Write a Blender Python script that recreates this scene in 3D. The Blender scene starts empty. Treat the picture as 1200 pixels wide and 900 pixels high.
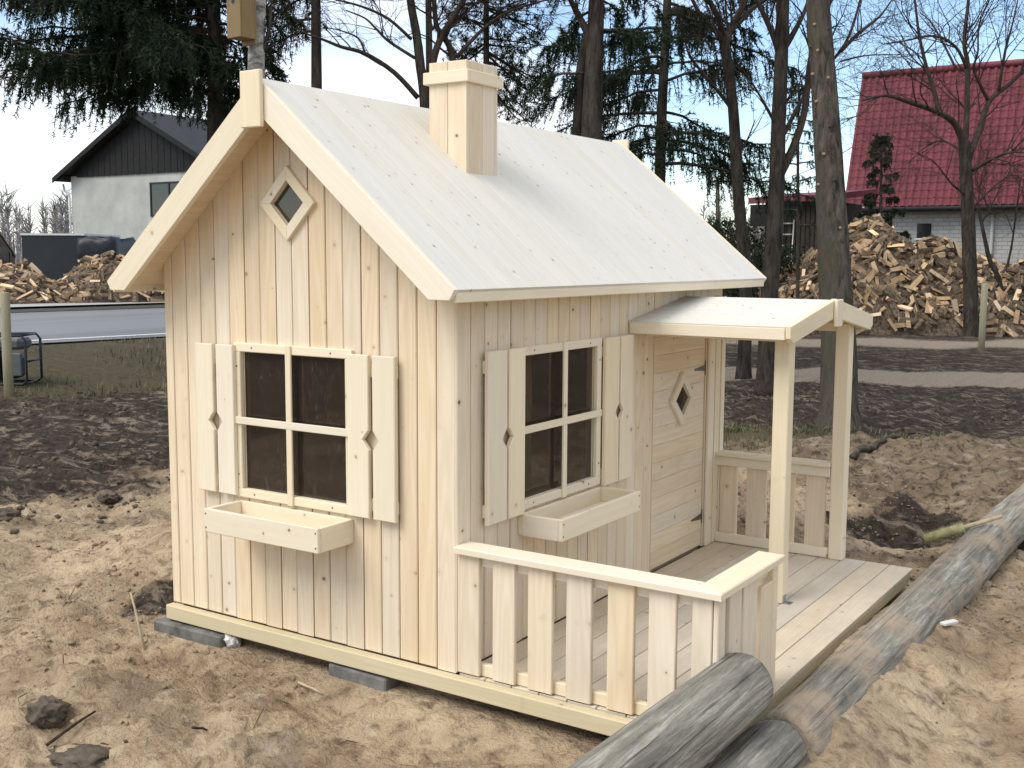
import bpy, bmesh, math, random
import numpy as np
from mathutils import Vector, Matrix

random.seed(7)
rng = np.random.default_rng(11)
S = bpy.context.scene
COL = S.collection

# ------------------------------------------------------------------ camera
CAM = Vector((2.3682, -3.2522, 1.531)); YAW, PITCH, ROLL, FPX = 0.5801, -0.1129, 0.0046, 1321.58
_f = Vector((-math.sin(YAW) * math.cos(PITCH), math.cos(YAW) * math.cos(PITCH), math.sin(PITCH)))
_r0 = Vector((math.cos(YAW), math.sin(YAW), 0)); _u0 = _r0.cross(_f)
_r = _r0 * math.cos(ROLL) + _u0 * math.sin(ROLL); _u = -_r0 * math.sin(ROLL) + _u0 * math.cos(ROLL)
cam_d = bpy.data.cameras.new('camera'); cam = bpy.data.objects.new('camera', cam_d); COL.objects.link(cam)
cam_d.sensor_width = 36; cam_d.lens = FPX / 1200 * 36; cam_d.clip_start = 0.05; cam_d.clip_end = 3000
cam.matrix_world = Matrix(((_r.x, _u.x, -_f.x, CAM.x), (_r.y, _u.y, -_f.y, CAM.y), (_r.z, _u.z, -_f.z, CAM.z), (0, 0, 0, 1)))
S.camera = cam
S.render.resolution_x, S.render.resolution_y = 1024, 768

# ------------------------------------------------------------------ light
LD = Vector((0.36, 0.75, -1.0)).normalized()
ELEV = math.asin(-LD.z); ROT = math.atan2(-LD.x, -LD.y)
w = bpy.data.worlds.new('World'); S.world = w; w.use_nodes = True
nt = w.node_tree; nt.nodes.clear()
def N(t, tree, **k):
    n = tree.nodes.new(t)
    for a, b in k.items(): setattr(n, a, b)
    return n
out = N('ShaderNodeOutputWorld', nt); bg = N('ShaderNodeBackground', nt); bg.inputs[1].default_value = 0.15
sky = N('ShaderNodeTexSky', nt, sky_type='NISHITA', sun_disc=False); sky.sun_elevation = ELEV; sky.sun_rotation = ROT
sky.air_density = 1.0; sky.dust_density = 0.1; sky.ozone_density = 2.2
tc = N('ShaderNodeTexCoord', nt); sep = N('ShaderNodeSeparateXYZ', nt)
nt.links.new(tc.outputs['Generated'], sep.inputs[0])
def wm(op, a, b=None, c=None):
    m = N('ShaderNodeMath', nt, operation=op)
    for i, v in enumerate((a, b, c)):
        if v is None: continue
        if isinstance(v, (int, float)): m.inputs[i].default_value = v
        else: nt.links.new(v, m.inputs[i])
    return m.outputs[0]
zz = wm('ADD', wm('MAXIMUM', sep.outputs[2], 0.0), 0.22)
cmb = N('ShaderNodeCombineXYZ', nt)
nt.links.new(wm('DIVIDE', sep.outputs[0], zz), cmb.inputs[0]); nt.links.new(wm('DIVIDE', sep.outputs[1], zz), cmb.inputs[1])
cl = N('ShaderNodeTexNoise', nt); cl.inputs['Scale'].default_value = 0.5; cl.inputs['Detail'].default_value = 7; cl.inputs['Roughness'].default_value = 0.52
cmap = N('ShaderNodeMapping', nt); cmap.inputs['Location'].default_value = (25.87, 43.22, 0)
nt.links.new(cmb.outputs[0], cmap.inputs[0]); nt.links.new(cmap.outputs[0], cl.inputs['Vector'])
rp = N('ShaderNodeValToRGB', nt); rp.color_ramp.elements[0].position = 0.42; rp.color_ramp.elements[1].position = 0.58
nt.links.new(cl.outputs[0], rp.inputs[0])
mixc = N('ShaderNodeMix', nt, data_type='RGBA'); mixc.inputs[7].default_value = (6.3, 6.35, 6.45, 1)
nt.links.new(rp.outputs[0], mixc.inputs[0]); nt.links.new(sky.outputs[0], mixc.inputs[6])
nt.links.new(mixc.outputs[2], bg.inputs[0]); nt.links.new(bg.outputs[0], out.inputs[0])
sd = bpy.data.lights.new('sun', 'SUN'); sd.energy = 1.9; sd.angle = math.radians(34.0); sd.color = (1.0, 0.95, 0.87)
sun = bpy.data.objects.new('sun', sd); COL.objects.link(sun); sun.rotation_euler = LD.to_track_quat('-Z', 'Y').to_euler(); sun.location = (-4, -8, 10)
vs = S.view_settings; vs.view_transform = 'Standard'; vs.look = 'None'; vs.exposure = 0.48; vs.gamma = 1.0; vs.use_curve_mapping = False

# ------------------------------------------------------------------ pixel helpers (directions only; depth comes from what a thing stands on)
def ray(px, py): return _f + _r * ((px - 600) / FPX) - _u * ((py - 450) / FPX)
def at(px, py, dep): return CAM + ray(px, py) * dep
def onz(px, py, z): R = ray(px, py); return CAM + R * ((z - CAM.z) / R.z)
def ony(px, py, y): R = ray(px, py); return CAM + R * ((y - CAM.y) / R.y)
def onx(px, py, x): R = ray(px, py); return CAM + R * ((x - CAM.x) / R.x)

# ------------------------------------------------------------------ materials
def newmat(name):
    m = bpy.data.materials.new(name); m.use_nodes = True; t = m.node_tree
    return m, t, t.nodes['Principled BSDF']
def val(t, op, a, b=None, clamp=False):
    m = N('ShaderNodeMath', t, operation=op, use_clamp=clamp)
    for i, v in enumerate((a, b)):
        if v is None: continue
        if isinstance(v, (int, float)): m.inputs[i].default_value = v
        else: t.links.new(v, m.inputs[i])
    return m.outputs[0]
def mixcol(t, f, a, b, blend='MIX'):
    m = N('ShaderNodeMix', t, data_type='RGBA', blend_type=blend)
    for i, v in ((0, f), (6, a), (7, b)):
        if isinstance(v, (int, float)): m.inputs[i].default_value = v
        elif isinstance(v, tuple): m.inputs[i].default_value = (*v[:3], 1)
        else: t.links.new(v, m.inputs[i])
    return m.outputs[2]
def ramp(t, f, stops):
    r = N('ShaderNodeValToRGB', t); e = r.color_ramp.elements
    while len(e) < len(stops): e.new(0.5)
    for el, (p, c) in zip(e, stops):
        el.position = p; el.color = (c, c, c, 1) if isinstance(c, (int, float)) else (*c, 1)
    t.links.new(f, r.inputs[0]); return r.outputs[0]
def coords(t, scale=(1, 1, 1), rand=True, kind='Object'):
    tc = N('ShaderNodeTexCoord', t); mp = N('ShaderNodeMapping', t); mp.inputs['Scale'].default_value = scale
    v = tc.outputs[kind]
    if rand:
        oi = N('ShaderNodeObjectInfo', t); vm = N('ShaderNodeVectorMath', t, operation='MULTIPLY_ADD')
        cb = N('ShaderNodeCombineXYZ', t)
        for i, k in enumerate((53.1, 91.7, 37.3)): t.links.new(val(t, 'MULTIPLY', oi.outputs['Random'], k), cb.inputs[i])
        ad = N('ShaderNodeVectorMath', t, operation='ADD'); t.links.new(v, ad.inputs[0]); t.links.new(cb.outputs[0], ad.inputs[1]); v = ad.outputs[0]
    t.links.new(v, mp.inputs[0]); return mp.outputs[0]
def noise(t, vec, scale, detail=4, rough=0.5, dist=0.0):
    n = N('ShaderNodeTexNoise', t); n.inputs['Scale'].default_value = scale; n.inputs['Detail'].default_value = detail
    n.inputs['Roughness'].default_value = rough; n.inputs['Distortion'].default_value = dist; t.links.new(vec, n.inputs['Vector']); return n.outputs[0]
def bump(t, bs, h, strength, dist):
    b = N('ShaderNodeBump', t); b.inputs['Strength'].default_value = strength; b.inputs['Distance'].default_value = dist
    t.links.new(h, b.inputs['Height']); t.links.new(b.outputs[0], bs.inputs['Normal'])

def wood(name, light, dark, knot=(0.16, 0.075, 0.03), knots=0.6, grain=0.5, vary=0.16, rough=0.62, dirt=None, dirt_amt=0.0, kscale=11.5):
    m, t, bs = newmat(name)
    v = coords(t)
    vg = coords(t, (1.0, 26, 26)); g1 = noise(t, vg, 1.6, 5, 0.6)
    vr = coords(t, (0.55, 7.5, 7.5)); lo = noise(t, vr, 1.0, 2, 0.4)
    wv = val(t, 'SINE', val(t, 'MULTIPLY', lo, 95.0)); wv = val(t, 'MULTIPLY_ADD', wv, 0.5); wv.node.inputs[2].default_value = 0.5
    gr = val(t, 'ADD', val(t, 'MULTIPLY', wv, 0.32), val(t, 'MULTIPLY', g1, 0.9))
    gr = ramp(t, gr, [(0.30, 0.0), (0.95, 1.0)])
    c = mixcol(t, val(t, 'MULTIPLY', gr, grain), light, dark)
    big = noise(t, coords(t, (1.2, 5, 5)), 1.3, 2); c = mixcol(t, ramp(t, big, [(0.35, 0.0), (0.75, 0.35)]), c, dark)
    oi = N('ShaderNodeObjectInfo', t)
    wn = N('ShaderNodeTexWhiteNoise', t, noise_dimensions='1D'); t.links.new(oi.outputs['Random'], wn.inputs['W'])
    hs = N('ShaderNodeHueSaturation', t)
    t.links.new(val(t, 'MULTIPLY_ADD', oi.outputs['Random'], vary), hs.inputs['Value']); hs.inputs['Value'].links[0].from_node.inputs[2].default_value = 1.0 - vary * 0.6
    t.links.new(val(t, 'MULTIPLY_ADD', wn.outputs['Value'], 0.35), hs.inputs['Saturation']); hs.inputs['Saturation'].links[0].from_node.inputs[2].default_value = 0.82
    t.links.new(c, hs.inputs['Color']); c = hs.outputs[0]
    # knots
    vo = N('ShaderNodeTexVoronoi', t); vo.inputs['Scale'].default_value = kscale
    dw = N('ShaderNodeVectorMath', t, operation='ADD'); wob = N('ShaderNodeTexNoise', t); wob.inputs['Scale'].default_value = 30; t.links.new(v, wob.inputs['Vector'])
    ws = N('ShaderNodeVectorMath', t, operation='SCALE'); ws.inputs['Scale'].default_value = 0.009; t.links.new(wob.outputs['Color'], ws.inputs[0])
    fl = N('ShaderNodeVectorMath', t, operation='MULTIPLY'); fl.inputs[1].default_value = (1, 1, 0.15); t.links.new(v, fl.inputs[0]); t.links.new(fl.outputs[0], dw.inputs[0]); t.links.new(ws.outputs[0], dw.inputs[1]); t.links.new(dw.outputs[0], vo.inputs['Vector'])
    sc = N('ShaderNodeSeparateColor', t); t.links.new(vo.outputs['Color'], sc.inputs[0])
    has = val(t, 'LESS_THAN', sc.outputs[0], knots)
    rad = val(t, 'MULTIPLY_ADD', sc.outputs[1], 0.085); rad.node.inputs[2].default_value = 0.040
    rel = val(t, 'DIVIDE', vo.outputs['Distance'], rad)
    k1 = val(t, 'MULTIPLY', ramp(t, rel, [(0.72, 1.0), (1.0, 0.0)]), has)
    halo = val(t, 'MULTIPLY', ramp(t, val(t, 'MULTIPLY', rel, 0.4), [(0.3, 0.55), (1.0, 0.0)]), has)
    c = mixcol(t, val(t, 'MULTIPLY', halo, 0.55), c, tuple(x * 0.8 for x in dark))
    kf = val(t, 'MULTIPLY', k1, val(t, 'MULTIPLY_ADD', sc.outputs[2], 0.6)); kf.node.inputs[1].links[0].from_node.inputs[2].default_value = 0.28
    c = mixcol(t, kf, c, knot)
    if dirt:
        d = noise(t, coords(t, (1, 1, 1), True), 6, 6, 0.65); c = mixcol(t, val(t, 'MULTIPLY', ramp(t, d, [(0.42, 0.0), (0.7, 1.0)]), dirt_amt), c, dirt)
    t.links.new(c, bs.inputs['Base Color']); bs.inputs['Roughness'].default_value = rough; bs.inputs['Specular IOR Level'].default_value = 0.25
    bump(t, bs, g1, 0.18, 0.002)
    return m

def plain(name, col, rough=0.7, var=0.25, scale=8.0, metal=0.0, spec=0.3, bmp=0.0, bscale=30):
    m, t, bs = newmat(name); v = coords(t)
    n = noise(t, v, scale, 6, 0.6)
    c = mixcol(t, ramp(t, n, [(0.3, 0.0), (0.7, 1.0)]), tuple(x * (1 - var) for x in col), tuple(min(1, x * (1 + var)) for x in col))
    t.links.new(c, bs.inputs['Base Color']); bs.inputs['Roughness'].default_value = rough; bs.inputs['Metallic'].default_value = metal
    bs.inputs['Specular IOR Level'].default_value = spec
    if bmp: bump(t, bs, noise(t, v, bscale, 5, 0.6), bmp, 0.01)
    return m

def bark(name, c1, c2, zs=0.25, scale=14, patch=None):
    m, t, bs = newmat(name); v = coords(t, (1, 1, zs))
    n = noise(t, v, scale, 7, 0.68, 0.6); big = noise(t, coords(t, (1, 1, 0.5)), 2.2, 3)
    c = mixcol(t, ramp(t, n, [(0.36, 0.0), (0.66, 1.0)]), c1, c2)
    if patch: c = mixcol(t, ramp(t, big, [(0.48, 0.0), (0.62, 0.8)]), c, patch)
    t.links.new(c, bs.inputs['Base Color']); bs.inputs['Roughness'].default_value = 0.92; bs.inputs['Specular IOR Level'].default_value = 0.1
    bump(t, bs, n, 0.9, 0.03); return m

def foliage(name, c1, c2):
    m, t, bs = newmat(name); v = coords(t, rand=False)
    n = noise(t, v, 2.5, 3); c = mixcol(t, ramp(t, n, [(0.35, 0.0), (0.65, 1.0)]), c1, c2)
    t.links.new(c, bs.inputs['Base Color']); bs.inputs['Roughness'].default_value = 0.75; bs.inputs['Specular IOR Level'].default_value = 0.15; return m

M = {}
M['pine'] = wood('pine', (0.78, 0.67, 0.51), (0.62, 0.475, 0.31), vary=0.11, grain=0.6, knots=0.85)
M['pine_roof'] = wood('pine_roof', (0.69, 0.665, 0.60), (0.60, 0.555, 0.475), knot=(0.10, 0.075, 0.06), knots=0.97, grain=0.45, vary=0.025, kscale=15.0)
M['pine_trim'] = wood('pine_trim', (0.80, 0.71, 0.545), (0.70, 0.58, 0.40), knots=0.7, grain=0.4, vary=0.1)
M['pine_deck'] = wood('pine_deck', (0.66, 0.58, 0.455), (0.52, 0.435, 0.325), grain=0.5, vary=0.16, dirt=(0.42, 0.35, 0.27), dirt_amt=0.35)
M['beam'] = wood('beam', (0.66, 0.585, 0.43), (0.54, 0.455, 0.30), knots=0.5)
M['dark_gap'] = wood('lining', (0.48, 0.35, 0.21), (0.38, 0.26, 0.14))
M['steel'] = plain('steel', (0.42, 0.43, 0.44), 0.35, 0.1, 30, 1.0)
M['hinge'] = plain('hinge', (0.16, 0.15, 0.12), 0.5, 0.3, 60, 0.7)
M['screw'] = plain('screw', (0.10, 0.09, 0.07), 0.5, 0.2, 60, 0.6)
def glass_mat():
    m, t, bs = newmat('glass'); t.nodes.remove(bs); o = t.nodes['Material Output']
    tr = N('ShaderNodeBsdfTransparent', t); tr.inputs[0].default_value = (0.60, 0.52, 0.45, 1)
    gl = N('ShaderNodeBsdfGlossy', t); gl.inputs['Roughness'].default_value = 0.03; gl.inputs[0].default_value = (0.9, 0.9, 0.9, 1)
    fr = N('ShaderNodeFresnel', t); fr.inputs[0].default_value = 1.6
    mx = N('ShaderNodeMixShader', t); t.links.new(fr.outputs[0], mx.inputs[0]); t.links.new(tr.outputs[0], mx.inputs[1]); t.links.new(gl.outputs[0], mx.inputs[2])
    v = coords(t); smear = noise(t, coords(t, (1.6, 4.5, 1)), 9, 8, 0.72, 1.6)
    df = N('ShaderNodeBsdfDiffuse', t); df.inputs[0].default_value = (0.44, 0.33, 0.25, 1)
    m2 = N('ShaderNodeMixShader', t); t.links.new(ramp(t, smear, [(0.50, 0.05), (0.60, 0.07), (0.70, 0.26)]), m2.inputs[0])
    t.links.new(mx.outputs[0], m2.inputs[1]); t.links.new(df.outputs[0], m2.inputs[2]); t.links.new(m2.outputs[0], o.inputs[0])
    b = N('ShaderNodeBump', t); b.inputs['Strength'].default_value = 0.06; b.inputs['Distance'].default_value = 0.004; t.links.new(noise(t, v, 9, 2), b.inputs['Height'])
    t.links.new(b.outputs[0], gl.inputs['Normal']); return m
M['glass'] = glass_mat()
M['bark_dark'] = bark('bark_dark', (0.022, 0.018, 0.015), (0.078, 0.065, 0.052))
M['bark_grey'] = bark('bark_grey', (0.028, 0.024, 0.020), (0.135, 0.115, 0.092), scale=18, patch=(0.075, 0.068, 0.050))
M['bark_twig'] = bark('bark_twig', (0.035, 0.026, 0.021), (0.085, 0.066, 0.052))
M['bark_birch'] = bark('bark_birch', (0.10, 0.09, 0.08), (0.52, 0.50, 0.46), zs=2.2, scale=7)
M['needle'] = foliage('needle', (0.010, 0.019, 0.011), (0.030, 0.046, 0.022))
M['needle_pine'] = foliage('needle_pine', (0.016, 0.026, 0.016), (0.040, 0.055, 0.030))
M['grass'] = foliage('grass', (0.06, 0.072, 0.03), (0.19, 0.165, 0.09))
M['fire_cut'] = wood('fire_cut', (0.74, 0.57, 0.37), (0.55, 0.34, 0.17), knots=0.2, vary=0.75, grain=0.7)
M['fire_bark'] = bark('fire_bark', (0.045, 0.033, 0.025), (0.25, 0.19, 0.135), zs=1)

# ------------------------------------------------------------------ object helpers
WM = {}
def link(name, me, parent=None, mat=None, mw=None):
    o = bpy.data.objects.new(name, me); COL.objects.link(o)
    mw = mw or Matrix.Identity(4); WM[o.name] = mw.copy()
    if parent is not None:
        o.parent = parent; o.matrix_basis = WM[parent.name].inverted() @ mw
    else: o.matrix_basis = mw
    if mat is not None and me is not None and len(me.materials) == 0: me.materials.append(mat)
    return o
def tag(o, label=None, cat=None, group=None, kind=None):
    if label: o['label'] = label
    if cat: o['category'] = cat
    if group: o['group'] = group
    if kind: o['kind'] = kind
    return o
def thing(name, loc, label, cat, group=None):
    return tag(link(name, None, mw=Matrix.Translation(Vector(loc))), label, cat, group)
def frame(c, X, n):
    X = Vector(X).normalized(); Z = Vector(n).normalized(); Y = Z.cross(X).normalized(); Z = X.cross(Y)
    return Matrix(((X.x, Y.x, Z.x, c[0]), (X.y, Y.y, Z.y, c[1]), (X.z, Y.z, Z.z, c[2]), (0, 0, 0, 1)))
def mesh_from(name, v, f, smooth=False):
    me = bpy.data.meshes.new(name); me.from_pydata([tuple(a) for a in v], [], f); me.update()
    if smooth: me.shade_smooth()
    return me
def mesh_np(name, V, F, smooth=False):
    V = np.asarray(V, np.float32); F = np.asarray(F, np.int32); k = F.shape[1]
    me = bpy.data.meshes.new(name); me.vertices.add(len(V)); me.vertices.foreach_set('co', V.ravel())
    me.loops.add(F.size); me.loops.foreach_set('vertex_index', F.ravel()); me.polygons.add(len(F))
    me.polygons.foreach_set('loop_start', np.arange(0, F.size, k, dtype=np.int32)); me.polygons.foreach_set('loop_total', np.full(len(F), k, np.int32))
    me.update(calc_edges=True); me.validate()
    if smooth: me.shade_smooth()
    return me
_pc = {}
def plank_mesh(L, W_, T, mat, bev):
    k = (round(L, 4), round(W_, 4), round(T, 4), mat.name, bev)
    if k in _pc: return _pc[k]
    bm = bmesh.new(); bmesh.ops.create_cube(bm, size=1.0); bmesh.ops.scale(bm, vec=(L, W_, T), verts=bm.verts)
    if bev: bmesh.ops.bevel(bm, geom=bm.edges[:], offset=min(bev, T * 0.4, W_ * 0.4), segments=1, affect='EDGES', clamp_overlap=True)
    me = bpy.data.meshes.new('plank'); bm.to_mesh(me); bm.free(); me.materials.append(mat); _pc[k] = me; return me
def plank(name, parent, c, X, n, L, W_, T, mat, bev=0.003):
    return link(name, plank_mesh(L, W_, T, M[mat], bev), parent, None, frame(c, X, n))
def box(name, parent, lo, hi, mat, bev=0.003, axis=None):
    lo, hi = Vector(lo), Vector(hi); d = hi - lo; c = (lo + hi) / 2
    a = axis if axis is not None else max(range(3), key=lambda i: d[i])
    b = [(a + 1) % 3, (a + 2) % 3]
    X = Vector((0, 0, 0)); X[a] = 1; n = Vector((0, 0, 0)); n[b[1]] = 1
    return plank(name, parent, c, X, n, d[a], d[b[0]], d[b[1]], mat, bev)
def polyboard(name, parent, pts, T, mw, mat, bev=0.0025):
    """pts: local (x along the board, y across), extruded from z=-T to z=0 (front)."""
    q = []
    for p in pts:
        if not q or (abs(p[0] - q[-1][0]) + abs(p[1] - q[-1][1])) > 1e-5: q.append(p)
    if abs(q[0][0] - q[-1][0]) + abs(q[0][1] - q[-1][1]) < 1e-5: q.pop()
    ar = sum(q[i][0] * q[(i + 1) % len(q)][1] - q[(i + 1) % len(q)][0] * q[i][1] for i in range(len(q)))
    if abs(ar) < 2e-5: return None
    if ar < 0: q.reverse()
    bm = bmesh.new(); vf = [bm.verts.new((a, b, 0)) for a, b in q]; ff = bm.faces.new(vf)
    r = bmesh.ops.extrude_face_region(bm, geom=[ff]); nv = [e for e in r['geom'] if isinstance(e, bmesh.types.BMVert)]
    bmesh.ops.translate(bm, verts=nv, vec=(0, 0, -T)); bmesh.ops.recalc_face_normals(bm, faces=bm.faces)
    if bev:
        ed = [e for e in bm.edges if all(v.co.z > -1e-6 for v in e.verts)]
        bmesh.ops.bevel(bm, geom=ed, offset=bev, segments=1, affect='EDGES', clamp_overlap=True)
    me = bpy.data.meshes.new('board'); bm.to_mesh(me); bm.free(); me.materials.append(M[mat])
    return link(name, me, parent, None, mw)
class Tubes:
    def __init__(s): s.v = []; s.f = []
    def add(s, pts, rad, sides=5, cap=True, lump=0.0):
        base = len(s.v); n = len(pts); pts = [Vector(p) for p in pts]
        prev = None
        for i in range(n):
            d = (pts[min(i + 1, n - 1)] - pts[max(i - 1, 0)])
            d = d.normalized() if d.length > 1e-9 else Vector((0, 0, 1))
            if prev is None: a = d.orthogonal().normalized()
            else:
                a = prev - d * prev.dot(d); a = a.normalized() if a.length > 1e-6 else d.orthogonal().normalized()
            prev = a; b = d.cross(a)
            for k in range(sides):
                t = 2 * math.pi * k / sides; rr = rad[i] * (1 + (random.uniform(-lump, lump) if lump else 0))
                s.v.append(pts[i] + (a * math.cos(t) + b * math.sin(t)) * rr)
        for i in range(n - 1):
            for k in range(sides):
                k2 = (k + 1) % sides; A = base + i * sides
                s.f.append((A + k, A + k2, A + sides + k2, A + sides + k))
        if cap:
            s.f.append(tuple(base + k for k in reversed(range(sides)))); e = base + (n - 1) * sides; s.f.append(tuple(e + k for k in range(sides)))
    def obj(s, name, mat, parent=None, smooth=True):
        return link(name, mesh_from(name, s.v if parent is None else [p - WM[parent.name].translation for p in s.v], s.f, smooth), parent, M[mat],
                    None if parent is None else WM[parent.name])

# ------------------------------------------------------------------ ground
def vnoise(x, y, seed):
    xi = np.floor(x).astype(np.int64); yi = np.floor(y).astype(np.int64); fx = x - xi; fy = y - yi
    fx = fx * fx * (3 - 2 * fx); fy = fy * fy * (3 - 2 * fy)
    def h(a, b):
        k = (a * 374761393 + b * 668265263 + seed * 1442695041) & 0xFFFFFFFF
        k = ((k ^ (k >> 13)) * 1274126177) & 0xFFFFFFFF
        return ((k ^ (k >> 16)) & 0xFFFF) / 65535.0
    return (h(xi, yi) * (1 - fx) + h(xi + 1, yi) * fx) * (1 - fy) + (h(xi, yi + 1) * (1 - fx) + h(xi + 1, yi + 1) * fx) * fy
def fbm(x, y, sc, oc=4, seed=1, g=0.5):
    x = np.asarray(x, float); y = np.asarray(y, float); a = 0; amp = 1; tot = 0
    for i in range(oc):
        a = a + amp * vnoise(x * sc, y * sc, seed + i * 17); tot += amp; amp *= g; sc *= 2.03
    return a / tot
def ss(a, b, x): t = np.clip((x - a) / (b - a), 0, 1); return t * t * (3 - 2 * t)
def gauss(x, y, cx, cy, rx, ry): return np.exp(-((x - cx) / rx) ** 2 - ((y - cy) / ry) ** 2)
ROADK = 0.17
def roadx(x, y): return x - ROADK * (y - 7.22)      # road-aligned cross coordinate
def ground_h(x, y):
    x = np.asarray(x, float); y = np.asarray(y, float)
    rx = roadx(x, y)
    near = 1 - ss(8, 16, np.hypot(x, y - 1))
    z = -0.150 + 0.300 * ss(-9.0, -13.0, rx)
    n1 = fbm(x, y, 0.9, 4, 3) - 0.5; n2 = fbm(x, y, 4.5, 4, 9, 0.6) - 0.5; n3 = np.abs(fbm(x, y, 2.1, 3, 21) - 0.5) - 0.12
    rough = 0.25 + 0.75 * near; rough = rough * (1 - 0.85 * ss(-12.0, -13.2, rx))
    z = z + rough * (0.12 * n1 + 0.13 * n2 + 0.10 * n3)
    z = z + 0.085 * rough * (0.4 + 1.2 * fbm(x, y, 0.7, 2, 33)) * (np.abs(fbm(x, y, 13, 2, 41) - 0.5) - 0.1)
    # flat below the playhouse and its porch
    inh = ss(-1.86, -1.58, x) * ss(1.30, 1.08, x) * ss(-0.26, -0.03, y) * ss(2.72, 2.44, y)
    z = z * (1 - inh) + (-0.122) * inh
    # spoil heaps and trench around the site
    z += 0.20 * gauss(x, y, -2.35, 0.95, 0.65, 0.5) * (0.7 + 0.6 * fbm(x, y, 3, 3, 71))
    z += 0.07 * gauss(x, y, -1.35, -0.75, 0.5, 0.3) + 0.05 * gauss(x, y, -0.3, -0.55, 0.6, 0.25)
    z += 0.20 * gauss(x, y, 0.55, 6.5, 1.25, 0.7) + 0.10 * gauss(x, y, -0.6, 6.0, 0.8, 0.6) + 0.16 * gauss(x, y, 0.1, 3.0, 0.5, 0.5)
    z -= 0.30 * gauss(x, y, 0.60, 4.6, 0.55, 0.8) * (0.7 + 0.9 * fbm(x, y, 1.8, 3, 77))
    z -= 0.10 * ss(1.25, 1.9, x) * ss(6, 4, y) * ss(-1.5, -0.5, y)
    z += 0.30 * gauss(x, y, 2.25, 1.55, 0.55, 0.75) + 0.12 * gauss(x, y, 1.75, 0.25, 0.3, 0.5)
    # sand swept against the border log
    z += (0.165 * gauss(x, y, 1.14, 1.1, 0.34, 0.95) + 0.05 * (fbm(x, y, 5, 3, 90) - 0.5)) * ss(1.05, 1.12, x) * ss(1.9, 1.4, x)
    # sand shovelled over the border log along the deck edge
    win = ss(-0.02, 0.35, y + 0.5 * (n2)) * ss(2.15, 1.75, y + 0.9 * n2)
    cov = 0.012 - 0.55 * np.maximum(1.16 - x, 0) - 0.42 * np.maximum(x - 1.20, 0) + 0.03 * n2
    z = np.where((x > 1.052) & (win > 0), np.maximum(z, cov * win + (1 - win) * z), z)
    return z
def axis(lo, hi, step, far, grow=1.10):
    a = list(np.arange(lo, hi + 1e-6, step)); s = step
    b = []; p = hi
    while p < far: s *= grow; p += s; b.append(p)
    c = []; p = lo; s = step
    while p > -far: s *= grow; p -= s; c.append(p)
    return np.array(c[::-1] + a + b)
gx = axis(-4.4, 2.7, 0.028, 700); gy = axis(-1.7, 6.6, 0.031, 900)
GX, GY = np.meshgrid(gx, gy); GZ = ground_h(GX, GY)
nx, ny = len(gx), len(gy)
idx = np.arange(nx * ny).reshape(ny, nx)
F = np.stack([idx[:-1, :-1], idx[:-1, 1:], idx[1:, 1:], idx[1:, :-1]], -1).reshape(-1, 4)
gme = mesh_np('ground', np.stack([GX, GY, GZ], -1).reshape(-1, 3), F, True)
rx = roadx(GX, GY); wob = (fbm(GX, GY, 0.45, 4, 5) - 0.5); wob2 = (fbm(GX, GY, 1.7, 4, 6) - 0.5)
darkz = ss(-1.7, -5.0, rx + 2.4 * wob + 2.0 * wob2)                                   # turned topsoil left of the house
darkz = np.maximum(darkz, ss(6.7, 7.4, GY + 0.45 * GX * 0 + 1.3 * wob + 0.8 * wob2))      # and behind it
darkz = np.maximum(darkz, 0.95 * ss(0.25, 0.65, gauss(GX, GY, 0.55, 4.5, 0.75, 0.85) + 0.9 * wob2))
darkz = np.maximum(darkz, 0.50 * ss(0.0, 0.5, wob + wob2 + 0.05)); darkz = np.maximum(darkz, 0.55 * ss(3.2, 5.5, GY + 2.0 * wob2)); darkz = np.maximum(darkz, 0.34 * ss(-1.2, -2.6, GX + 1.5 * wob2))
darkz = np.maximum(darkz, 0.85 * ss(0.35, 0.7, gauss(GX, GY, -1.85, 0.25, 0.28, 0.35) + 0.5 * wob2))
darkz = darkz * (1 - 0.9 * ss(0.25, 0.7, gauss(GX, GY, -2.5, 0.85, 0.75, 0.5) + 0.5 * wob2))
s1a = 11.2 + 0.40 * (GX + 3.609); s1b = 13.0 + 0.407 * (GX + 4.366); e = 0.5 * wob2
grav = ss(-0.25, 0.15, GY - s1a + e) * ss(0.25, -0.15, GY - s1b + e)
s2 = 17.2 + 0.45 * (GX + 6)
grav = np.maximum(grav, 0.8 * ss(-0.3, 0.3, GY - s2 + e) * ss(3.0, 2.3, GY - s2 + e))
grav = grav * ss(-11, -9, rx)
grassz = ss(-7.4, -9.2, rx + 1.5 * wob) * (0.45 + 0.9 * (wob2 + 0.5)) * ss(-13.6, -12.9, rx)
grassz = np.maximum(grassz, ss(0.3, 0.6, gauss(GX, GY, -1.5, 6.6, 0.9, 0.55) + 0.6 * wob2))
grassz = np.maximum(grassz, ss(-27.5, -29, rx) * 0.9)
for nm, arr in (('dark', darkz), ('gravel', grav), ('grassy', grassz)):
    at_ = gme.attributes.new(nm, 'FLOAT', 'POINT'); at_.data.foreach_set('value', np.clip(arr, 0, 1).astype(np.float32).ravel())
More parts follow.
